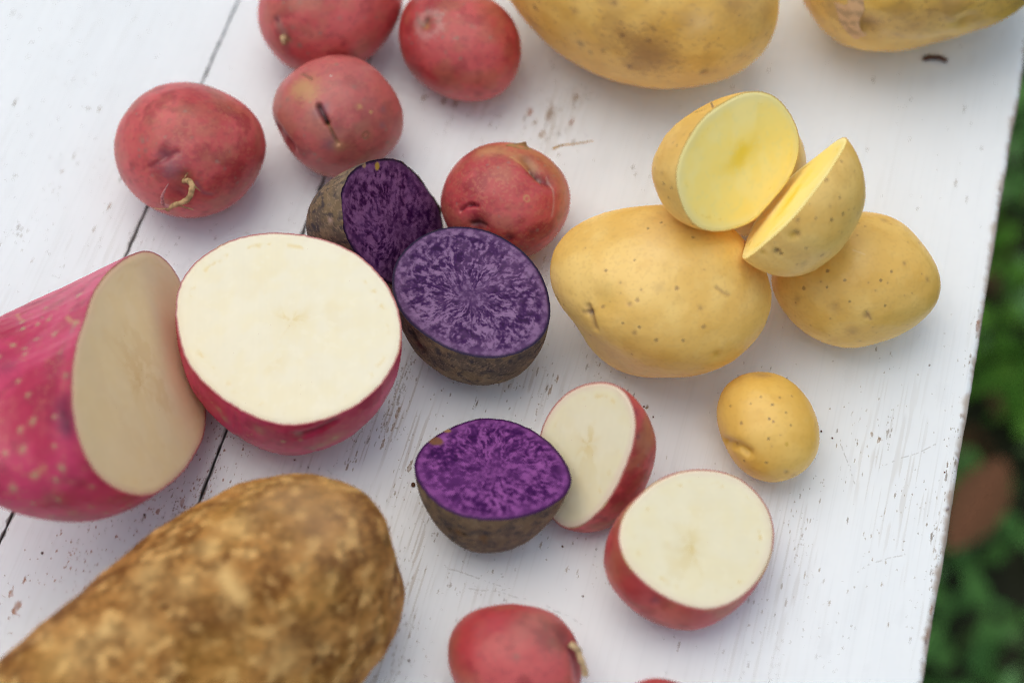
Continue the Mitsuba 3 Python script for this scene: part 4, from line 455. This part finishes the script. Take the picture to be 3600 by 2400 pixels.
def flesh_white(base, core, bleed, edge, ring=.55, bleedw=1.0):
    def fn(qc, pl, rad, mm, th, off, rng):
        R = np.linalg.norm(pl, axis=1).max()
        warp = np.stack([FB(p3(pl, off, 6), 3, 1) - .5, FB(p3(pl, off + 40, 6), 3, 2) - .5], 1)
        q = qc + 5 * warp
        P, r = polar3(q, off, 1.6, 14)
        st = FB(P, 3, 3)
        c = lerp(base, np.asarray(base) * [1.0, .985, .93], sstep(.4, .65, FB(p3(pl, off, 7), 3, 4)))
        c = lerp(c, core, .75 * np.exp(-(r / (.15 * R)) ** 2) * (.35 + 1.3 * sstep(.35, .65, st)))
        c = lerp(c, core, .6 * sstep(.54, .68, st) * np.exp(-(r / (.42 * R)) ** 2))
        c = lerp(c, np.asarray(base) * 1.03, .45 * sstep(.55, .7, FB(p3(pl, off + 77, 2.2), 3, 6)))
        vr = np.exp(-((mm - 4.6 - 1.6 * (FB(p3(pl, off, 6), 2, 8) - .5)) / .8) ** 2) * sstep(.54, .70, FB(p3(pl, off + 7, 3.2), 3, 9))
        c = lerp(c, np.asarray(core) * [1.0, .93, .72], ring * vr)
        c = lerp(c, np.asarray(base) * .95, .25 * sstep(.5, .8, FB(p3(pl, off, .9), 3, 12)))
        drag = NZ(np.c_[(pl @ [.83, .56])[:, None] / .55, (pl @ [-.56, .83])[:, None] / 26, off[1] + 0 * pl[:, :1]], 16) - .5
        c = c * (1 + .016 * drag + .055 * (FB(p3(pl, off + 9, 11), 3, 17) - .5))[:, None]
        c = lerp(c, bleed, .5 * bleedw * sstep(3.2 + 3 * (FB(p3(pl, off + 3, 9), 2, 13) - .4), .3, mm))
        c = lerp(c, lerp(edge, (.42, .24, .08), .8 * sstep(.6, .7, NZ(np.c_[np.cos(th) * 3, np.sin(th) * 3, off[0] + 0 * th], 14))), .85 * sstep(.95, .1, mm + .3 * (FB(p3(pl, off, 1.2), 3, 15) - .5)))
        return c
    return fn


def flesh_yellow(patch_a, patch_len):
    def fn(qc, pl, rad, mm, th, off, rng):
        warp = np.stack([FB(p3(pl, off, 7), 3, 1) - .5, FB(p3(pl, off + 40, 7), 3, 2) - .5], 1)
        q = qc + 6 * warp
        c = lerp((.985, .80, .25), (.985, .835, .33), sstep(.4, .65, FB(p3(pl, off, 8), 3, 4)))
        ca, sa = math.cos(patch_a), math.sin(patch_a)
        x, y = q[:, 0] * ca + q[:, 1] * sa, -q[:, 0] * sa + q[:, 1] * ca
        c = lerp(c, (.86, .62, .05), .9 * np.exp(-(x / patch_len) ** 2 - (y / (patch_len * .42)) ** 2))
        vr = np.exp(-((mm - 4.0 - 1.5 * (FB(p3(pl, off, 6), 2, 8) - .5)) / .55) ** 2) * sstep(.56, .7, FB(p3(pl, off + 7, 3.2), 3, 9))
        c = lerp(c, (.78, .57, .08), .55 * vr)
        c = lerp(c, (.88, .80, .42), .5 * sstep(4.0, 1.0, mm))
        c = lerp(c, (.87, .78, .33), .3 * sstep(.55, .7, FB(p3(pl, off, 1.8), 3, 6)))
        c = lerp(c, (.60, .34, .07), .8 * sstep(.5, .12, mm + .3 * (FB(p3(pl, off, 1.0), 3, 15) - .5)))
        return c
    return fn


def tube(key, pts, r0, r1, col, mat='dry_matter', seed=0, sides=10, flat=1.0, rough=.25):
    P = np.asarray(pts, float)
    t = np.r_[0, np.cumsum(np.linalg.norm(np.diff(P, axis=0), axis=1))]
    n = max(8, int(t[-1] / .35))
    from scipy.interpolate import PchipInterpolator
    P = PchipInterpolator(t, P)(np.linspace(0, t[-1], n)) if len(t) > 2 else P[0] + np.linspace(0, 1, n)[:, None] * (P[1] - P[0])
    tan = np.gradient(P, axis=0)
    tan /= np.linalg.norm(tan, axis=1, keepdims=True)
    up = np.array([.21, .13, .97])
    x = np.cross(tan, up)
    x /= np.linalg.norm(x, axis=1, keepdims=True)
    y = np.cross(x, tan)
    ang = np.linspace(0, 2 * np.pi, sides, endpoint=False)
    R = np.linspace(r0, r1, n)[:, None] * (1 + rough * (NZ(np.stack(np.meshgrid(np.arange(n) * .35, np.cos(ang) * 1.5 + np.sin(ang), [seed * 3.1], indexing='ij'), -1)[:, :, 0]) - .5) * 2)
    V = P[:, None] + R[..., None] * (np.cos(ang)[None, :, None] * x[:, None] + flat * np.sin(ang)[None, :, None] * y[:, None])
    idx = np.arange(n * sides).reshape(n, sides)
    A, B = idx[:-1], idx[1:]
    A1, B1 = np.roll(A, -1, 1), np.roll(B, -1, 1)
    f = [np.stack([A, A1, B], -1).reshape(-1, 3), np.stack([A1, B1, B], -1).reshape(-1, 3)]
    v = np.vstack([V.reshape(-1, 3), P[:1], P[-1:]])
    f.append(np.stack([np.full(sides, n * sides), np.roll(idx[0], -1), idx[0]], -1))
    f.append(np.stack([np.full(sides, n * sides + 1), idx[-1], np.roll(idx[-1], -1)], -1))
    c = lerp(col, np.asarray(col) * .55, sstep(.4, .7, FB(v / .9 + seed, 3, 2)))
    put(key, v, np.vstack(f), c, mat)


def flap(key, grid, col, thick=.25):
    """a loose flake of skin: a small sheet with two sides and an edge"""
    g = np.array(grid, float)
    from scipy.ndimage import zoom
    g = np.stack([zoom(g[..., k], (5, 5), order=1) for k in range(3)], -1)
    nr, nc = g.shape[:2]
    g = g + .35 * (FB(g / 2.5, 3, 3) - .5)[..., None]
    du, dv = np.gradient(g, axis=0), np.gradient(g, axis=1)
    n = np.cross(du, dv)
    n /= np.maximum(np.linalg.norm(n, axis=-1, keepdims=True), 1e-9)
    top, bot = g.reshape(-1, 3), (g - thick * n).reshape(-1, 3)
    idx = np.arange(nr * nc).reshape(nr, nc)
    q = np.stack([idx[:-1, :-1], idx[1:, :-1], idx[1:, 1:], idx[:-1, 1:]], -1).reshape(-1, 4)
    tri = np.vstack([q[:, [0, 1, 2]], q[:, [0, 2, 3]]])
    loop = np.r_[idx[0, :], idx[1:, -1], idx[-1, -2::-1], idx[-2:0:-1, 0]]
    l2 = np.roll(loop, -1)
    side = np.vstack([np.stack([loop, l2, loop + nr * nc], -1), np.stack([l2, l2 + nr * nc, loop + nr * nc], -1)])
    v = np.vstack([top, bot])
    c = lerp(col, np.asarray(col) * .7, sstep(.42, .65, FB(v / 2.2, 3, 2)))
    put(key, v, np.vstack([tri, tri[:, ::-1] + nr * nc, side]), c, 'dry_matter')


# ------------------------------------------------------------------ ground
g = 7.0
scene['ground'] = mikit.ply((np.array([[-g, -g, 0], [g, -g, 0], [g, g, 0], [-g, g, 0.]]), np.array([[0, 1, 2], [0, 2, 3]])), 'dark_soil')
tag('ground', 'dark damp soil under the green plants beside the table', 'ground', kind='structure')


def blade(L, Wd, fold, bend):
    """a pointed leaf, folded along its midrib and bent down: 12 triangles"""
    t = np.linspace(0, 1, 4)
    w = Wd * np.sin(np.pi * np.clip(t * .92 + .05, 0, 1)) ** .8
    v, f = [], []
    for ti, wi in zip(t, w):
        y, z = L * ti, -bend * L * ti * ti
        v += [[-wi, y, z + fold * wi], [0, y, z], [wi, y, z + fold * wi]]
    for i in range(3):
        a = 3 * i
        for k in (0, 1):
            f += [[a + k, a + k + 1, a + k + 3], [a + k + 1, a + k + 4, a + k + 3]]
    return np.array(v), np.array(f)


rng = np.random.default_rng(5)
vs, fs, cs_, at = [], [], [], 0
for i in range(20000):
    x, y = rng.uniform(-.15, 1.3), rng.uniform(-.9, 1.6)
    clump = NZ(np.array([[x * 9, y * 9, 0.]]), 3)[0]
    z = rng.uniform(.008, .075) * (.45 + .9 * clump)
    v, f = blade(rng.uniform(.012, .030), rng.uniform(.004, .009), rng.uniform(.1, .5), rng.uniform(.1, .8))
    a, tilt = rng.uniform(0, 2 * np.pi), rng.uniform(-.2, .9)
    ct, st = math.cos(tilt), math.sin(tilt)
    v = v @ np.array([[1, 0, 0], [0, ct, st], [0, -st, ct]])
    ca, sa = math.cos(a), math.sin(a)
    v = v @ np.array([[ca, sa, 0], [-sa, ca, 0], [0, 0, 1]]) + [x, y, z]
    v[:, 2] = np.maximum(v[:, 2], .002)
    k = rng.random()
    c = lerp((.03, .11, .008), (.10, .25, .03), k) if k > .12 else np.array((.07, .04, .018))
    if clump > .62:
        c = lerp(c, (.09, .22, .07), .6)
    if (x - 0.287) ** 2 + (y - 0.222) ** 2 < .006 and z > .06:
        continue
    if rng.random() < .10:
        c = np.array((.15, .31, .11))
    vs.append(v), fs.append(f + at), cs_.append(np.repeat([c], len(v), 0))
    at += len(v)
scene['ground_cover'] = mikit.ply(trimesh.Trimesh(np.vstack(vs), np.vstack(fs), process=False), 'leaf_green', smooth=False, color=np.vstack(cs_))
tag('ground_cover', 'low green leaves growing in shade beside the table', 'plants', kind='stuff')

# a fallen leaf on the plants
nu, nv = 25, 13
U, Vv = np.meshgrid(np.linspace(0, 1, nu), np.linspace(-1, 1, nv), indexing='ij')
wd = 17 * np.sin(np.pi * np.clip(U, .0, 1)) ** .75
lx, ly = 84 * (U - .5), Vv * wd
lz = 5 * np.abs(Vv) * (wd / 17) + 6 * np.cos(U * 3) + 2.5 * (NZ(np.stack([lx / 14, ly / 14, 0 * lx], -1), 4) - .5)
ang = math.radians(56.7)
lp = np.stack([287 + lx * math.cos(ang) - ly * math.sin(ang), 222 + lx * math.sin(ang) + ly * math.cos(ang), lz - 545], -1).reshape(-1, 3)
idx = np.arange(nu * nv).reshape(nu, nv)
q = np.stack([idx[:-1, :-1], idx[1:, :-1], idx[1:, 1:], idx[:-1, 1:]], -1).reshape(-1, 4)
put('fallen_leaf', lp, np.vstack([q[:, [0, 1, 2]], q[:, [0, 2, 3]]]), lerp((.23, .10, .055), (.17, .085, .045), np.clip(np.abs(Vv.ravel()), 0, 1)), 'dry_matter')
tag('fallen_leaf', 'brown fallen leaf lying blurred on the green plants beyond the table edge', 'leaf')

# ------------------------------------------------------------------ table
UPV, NPV = np.array([UPX, UPY, 0]), np.array([UPY, -UPX, 0])


def plank(key, a0, a1, b0, b1, r0, r1, thick=19.0, mat='white_paint', top=0.0):
    prof = []
    for c, r, sgn in ((a0, r0, 1), (a1, r1, -1)):
        arc = [(c + sgn * r * (1 - math.cos(t)), top - r * (1 - math.sin(t))) for t in np.linspace(0, np.pi / 2, 6)]
        prof += arc if sgn > 0 else arc[::-1]
    prof = [(a0, top - thick)] + prof + [(a1, top - thick)]
    P = np.array(prof)
    nb = 520 if mat == 'white_paint' else 2
    bs = np.linspace(b0, b1, nb)
    V = (P[None, :, :1] * NPV + bs[:, None, None] * UPV + P[None, :, 1:] * [0, 0, 1])
    if nb > 2:                                                  # hand-worn arrises
        for c, sgn, am in ((a0, 1, .22), (a1, -1, .22 + .25 * (r1 > 1))):
            on = np.abs(P[:, 0] - c) < 3.5
            w = am * (1.3 * (NZ(np.c_[bs / 16, bs * 0 + c, bs * 0], 3) - .5) + .7 * (NZ(np.c_[bs / 3.0, bs * 0 + c, bs * 0], 4) - .5))
            V[:, on] += (w[:, None, None] * NPV)
    k = len(P)
    V = V.reshape(-1, 3)
    f = []
    for m in range(nb - 1):
        o = m * k
        for i in range(k):
            j = (i + 1) % k
            f += [[o + i, o + i + k, o + j], [o + j, o + i + k, o + j + k]]
    e = (nb - 1) * k
    f += [[0, i, i + 1] for i in range(1, k - 1)] + [[e, e + i + 1, e + i] for i in range(1, k - 1)]
    scene[key] = mikit.ply(trimesh.Trimesh(W(V), f, process=False), mat, smooth=35)


B0, B1 = -420.0, 620.0
plank('table__plank', -79.5, 148.6, B0, B1, .35, 2.6)
plank('table__plank_001', -134.45, -80.1, B0, B1, .35, .35)
plank('table__plank_002', -362.0, -135.0, B0, B1, .35, .35)
plank('table__plank_003', -590.0, -363.0, B0, B1, .5, .5)
labels['table__plank'] = {'label': 'wide white plank along the right side of the table with a worn edge'}
labels['table__plank_001'] = {'label': 'narrow white plank between the two dark joints'}
for i, b in enumerate((B0 + 90, B1 - 90)):
    plank('table__batten' + ('_%03d' % i if i else ''), -570, 128, b - 25, b + 25, 1.5, 1.5, 40, 'bare_wood', -19.3)
for i, (a, b) in enumerate(((-560, B0 + 90), (80, B0 + 90), (-560, B1 - 90), (80, B1 - 90))):
    plank('table__leg' + ('_%03d' % i if i else ''), a, a + 40, b - 20, b + 20, 1.5, 1.5, TOP - 60, 'bare_wood', -59.6)
tag('table', 'old white painted plank table with worn specks in its paint', 'table')

# ------------------------------------------------------------------ whole potatoes
RG = 'whole red potatoes on the white table'
whole('red_D', 'red_potato', 6, skin_red, 'skin_satin', 11, net=.26, dots=80)
tag('red_potato', 'red potato with a curled dried stem, lying alone at the left on a plank joint', 'potato', RG)
STEMC = (.50, .33, .17)
tube('red_potato__stem', STEMS['red_D_stem'], 1.0, .95, STEMC, seed=1, flat=.8)
tube('red_potato__sprout', STEMS['red_D_sprout'], .75, .2, (.60, .27, .27), seed=2)
tube('red_potato__fibre', STEMS['red_D_f1'], .2, .1, STEMC, seed=3, sides=6)
tube('red_potato__fibre_001', STEMS['red_D_f2'], .25, .15, STEMC, seed=4, sides=6)
tube('red_potato__fibre_002', STEMS['red_D_f3'], .28, .12, STEMC, seed=5, sides=6)
tube('red_potato__fibre_003', STEMS['red_D_f4'], .25, .12, STEMC, seed=6, sides=6)
whole('red_C', 'red_potato_001', 6, skin_red, 'skin_satin', 12, net=.30, dull=.34, warm=.12, dots=70)
tag('red_potato_001', 'dull red potato with a black split and a tan scab on its top', 'potato', RG)
whole('red_E', 'red_potato_002', 6, skin_red, 'skin_satin', 13, net=.34, warm=.05, dots=80)
tag('red_potato_002', 'red potato with a tan scarred shoulder, behind the middle purple half', 'potato', RG)
flap('red_potato_002__loose_skin', FLAPS['red_E'], (.40, .22, .10), .15)
whole('red_B', 'red_potato_003', 6, skin_red, 'skin_satin', 14, net=.18, warm=.05, dots=50)
tag('red_potato_003', 'bright red potato with a brown star-shaped stem scar, at the top edge', 'potato', RG)
whole('red_A', 'red_potato_004', 6, skin_red, 'skin_satin', 15, net=.16, dots=44)
tag('red_potato_004', 'large blurred red potato cut by the top edge, behind the split one', 'potato', RG)
tube('red_potato_004__stem', STEMS['red_A_stub'], .9, .8, (.62, .43, .24), seed=7)
whole('red_F', 'red_potato_005', 6, skin_red, 'skin_satin', 16, net=.08, dots=14, warm=.1)
tag('red_potato_005', 'red potato with a pale dried stem at its right side, at the bottom edge', 'potato', RG)
tube('red_potato_005__stem', STEMS['red_F_stem'], 1.1, .9, (.58, .42, .24), seed=8, flat=.8)
whole('red_G', 'red_potato_006', 5, skin_red, 'skin_satin', 17, net=.1)
tag('red_potato_006', 'red potato of which only the tip shows at the bottom edge', 'potato', RG)

YG = 'whole yellow potatoes on the white table'
whole('yel_L', 'yellow_potato', 7, skin_yellow, 'skin_satin', 21, dots=60)
tag('yellow_potato', 'large smooth yellow potato under the two yellow halves, left of the pair', 'potato', YG)
whole('yel_R', 'yellow_potato_001', 7, skin_yellow, 'skin_satin', 22, dots=60, tone=.12)
tag('yellow_potato_001', 'yellow potato with a pointed right end, nearest the table edge', 'potato', YG)
whole('yel_S', 'yellow_potato_002', 6, skin_yellow, 'skin_satin', 23, dots=14, tone=.4)
tag('yellow_potato_002', 'small golden round potato standing alone, with a crease low on its left', 'potato', YG)
whole('yel_H', 'yellow_potato_003', 5, skin_yellow, 'skin_satin', 24, dots=30)
tag('yellow_potato_003', 'yellow potato almost hidden behind the two yellow halves', 'potato', YG)
whole('yel_B1', 'yellow_potato_004', 6, skin_yellow, 'skin_satin', 25, dots=150, tone=.12, dirt=.35, dmax=.75)
tag('yellow_potato_004', 'big dirty yellow potato with brown stains, cut by the top edge in the middle', 'potato', YG)
whole('yel_B2', 'yellow_potato_005', 6, skin_yellow, 'skin_satin', 26, dots=110, tone=.14, dirt=.5, dmax=.7, lumps=.7)
tag('yellow_potato_005', 'big yellow potato with a loose flake of skin, in the top right corner', 'potato', YG)
flap('yellow_potato_005__loose_skin', FLAPS['yel_B2'], (.74, .48, .27), .35)
whole('russet', 'russet_potato', 7, skin_russet, 'skin_dry', 31, lumps=.9)
tag('russet_potato', 'long rough brown russet potato, blurred in the near left corner', 'potato')

# ------------------------------------------------------------------ cut potatoes
PALE = (.80, .775, .60)
half('whalf', 'pink_potato_half', skin_pink, 'skin_satin', flesh_white((.85, .80, .635), (.78, .66, .38), (.76, .66, .53), (.36, .03, .07), .6, .5), 41, NA=400, NS=100, jag=.3)
tag('pink_potato_half', 'pink skinned potato half with its white cut face turned up', 'potato half', 'halves of the pink potato')
half('pink', 'pink_potato_half_001', skin_pink, 'skin_satin', flesh_white((.75, .58, .36), (.66, .46, .24), (.70, .42, .36), (.42, .03, .09), .2, .7), 42, NA=400, NS=160, jag=.3)  # flesh darker and warmer than the other half: shade put into its colour
tag('pink_potato_half_001', 'bright pink potato half with tan spots and a cut face with shade in its colour, at the left edge', 'potato half', 'halves of the pink potato')
PG = 'halves of purple potatoes'
half('phalf_B', 'purple_potato_half', skin_purple, 'skin_dry', flesh_purple((.19, .075, .195), (.038, .004, .056), (.018, .006, .03), ((1.9, 1.6, 12), (-1.2, 1.5, 12), (.5, 1.4, 10), (-2.6, 1.3, 9)), face_spots=[(1.067, 18.9, 1.5, (0.42, 0.26, 0.05)), (1.338, 22.3, 1.1, (0.3, 0.19, 0.12))]), 51, NA=360, jag=.2, rim_flap=.8)
tag('purple_potato_half', 'purple potato half standing on edge behind, with grey brown skin at its left', 'potato half', PG)
half('phalf_M', 'purple_potato_half_001', skin_purple, 'skin_dry', flesh_purple((.225, .125, .26), (.04, .006, .072), (.02, .012, .04), ((1.45, 1.2, 12), (-1.5, 1.2, 13), (.25, 1.2, 11), (2.6, 1.1, 11), (-.6, 1.0, 10), (-2.5, 1.0, 10))), 52, NA=420, NR=100, jag=.12, rim_flap=.15)
tag('purple_potato_half_001', 'purple potato half with a pale marbled face, in the middle between the others', 'potato half', PG)
half('phalf_F', 'purple_potato_half_002', skin_purple, 'skin_dry', flesh_purple((.235, .065, .26), (.047, .0035, .076), (.035, .006, .055), ((.5, 1.3, 12), (-1.5, 1.2, 11), (3.0, 1.4, 11), (1.7, 1.0, 9)), face_spots=[(-0.444, 20.4, 2.4, (0.17, 0.075, 0.035)), (-0.715, 20.9, 1.2, (0.28, 0.15, 0.07))]), 53, NA=400, NR=100, jag=.15, rim_flap=.15)
tag('purple_potato_half_002', 'vivid purple potato half in front, leaning on a white cut face', 'potato half', PG)
RH = 'halves of the red potato'
half('rhalf_S', 'red_potato_half', skin_red, 'skin_satin', flesh_white((.85, .785, .57), (.78, .655, .36), (.78, .56, .50), (.38, .05, .06), .5, 1.0), 61, jag=.1, warm=.3, net=.1, dots=20)
tag('red_potato_half', 'red potato half on edge with its cream face behind the front purple half', 'potato half', RH)
half('rhalf_F', 'red_potato_half_001', skin_red, 'skin_satin', flesh_white((.85, .785, .575), (.76, .63, .33), (.78, .62, .53), (.38, .05, .06), .75, .8), 62, jag=.1, warm=.25, net=.1, dots=20)
tag('red_potato_half_001', 'red potato half with a round cream face turned up, nearest the bottom', 'potato half', RH)
YH = 'halves of the yellow potato'
half('yhalf_T', 'yellow_potato_half', skin_yellow, 'skin_satin', flesh_yellow(3.007, 9.0), 71, jag=.14, dots=30)
tag('yellow_potato_half', 'yellow potato half with its bright face to the front, lying on top of the pile', 'potato half', YH)
tube('yellow_potato_half__stem', STEMS['yhalf_T_stub'], .35, .3, (.42, .26, .14), seed=9, sides=7)
half('yhalf_R', 'yellow_potato_half_001', skin_yellow, 'skin_satin', flesh_yellow(0.0, 9.0), 72, jag=.25, dots=36)
tag('yellow_potato_half_001', 'yellow potato half turned skin side out, lying over the right potato', 'potato half', YH)

# ------------------------------------------------------------------ small things on the table
tube('dry_fibre', [[14, 68.5, 14], [17.0, 70.8, 13], [22.0, 71.8, 12.6], [27.7, 72.8, 13.0]], .45, .22, (.50, .32, .13), seed=11, sides=7, flat=.5)
tag('dry_fibre', 'thin straw coloured root fibre sticking out behind the scarred red potato', 'fibre')
tube('bark_fragment', [[148.2, 118.9, .6], [150.4, 119.8, 1.0], [153.4, 119.6, 1.1], [156.2, 118.2, .6]], 1.15, 1.05, (.10, .04, .022), seed=12, flat=.6, rough=.4)
tag('bark_fragment', 'dark brown curved scrap of bark near the top right corner', 'bark scrap')
rng = np.random.default_rng(77)
CL = ['largest dark soil crumb, just left of the front purple half', 'tiny soil crumb between the front purple half and the two cut red halves', 'soil crumb on bare paint above the standing red half',
      'soil crumb just right of the standing red half top', 'soil crumb below the white faced pink half', 'second soil crumb below the white faced pink half, further right',
      'soil crumb halfway between the front purple half and the lowest red potato', 'soil crumb above the russet potato, nearest the left edge', 'soil crumb below the pointed yellow potato, near the table edge',
      'soil crumb right of the small golden potato', 'soil crumb right of the russet potato near the bottom edge', 'soil crumb between the bright pink half and the russet potato',
      'soil crumb right of the small golden potato, the upper of two', 'soil crumb closest to the worn table edge']
d0, f0 = ico(2)
for i, (x, y, z) in enumerate(CRUMBS):
    r = (.65 if i == 0 else rng.uniform(.2, .36))
    v = d0 * r * [1, 1.1, .7] * (1 + .9 * (FB(d0 * 2.2 + i * 7, 3, 2) - .5))[:, None]
    v[:, 2] -= v[:, 2].min()
    key = 'soil_crumb' + ('_%03d' % i if i else '')
    put(key, v + [x, y, 0.02], f0, lerp((.06, .03, .02), (.15, .075, .045), NZ(v * 3 + i, 1)), 'dry_matter', smooth=False)
    tag(key, CL[i], 'soil crumb', 'soil crumbs on the table')
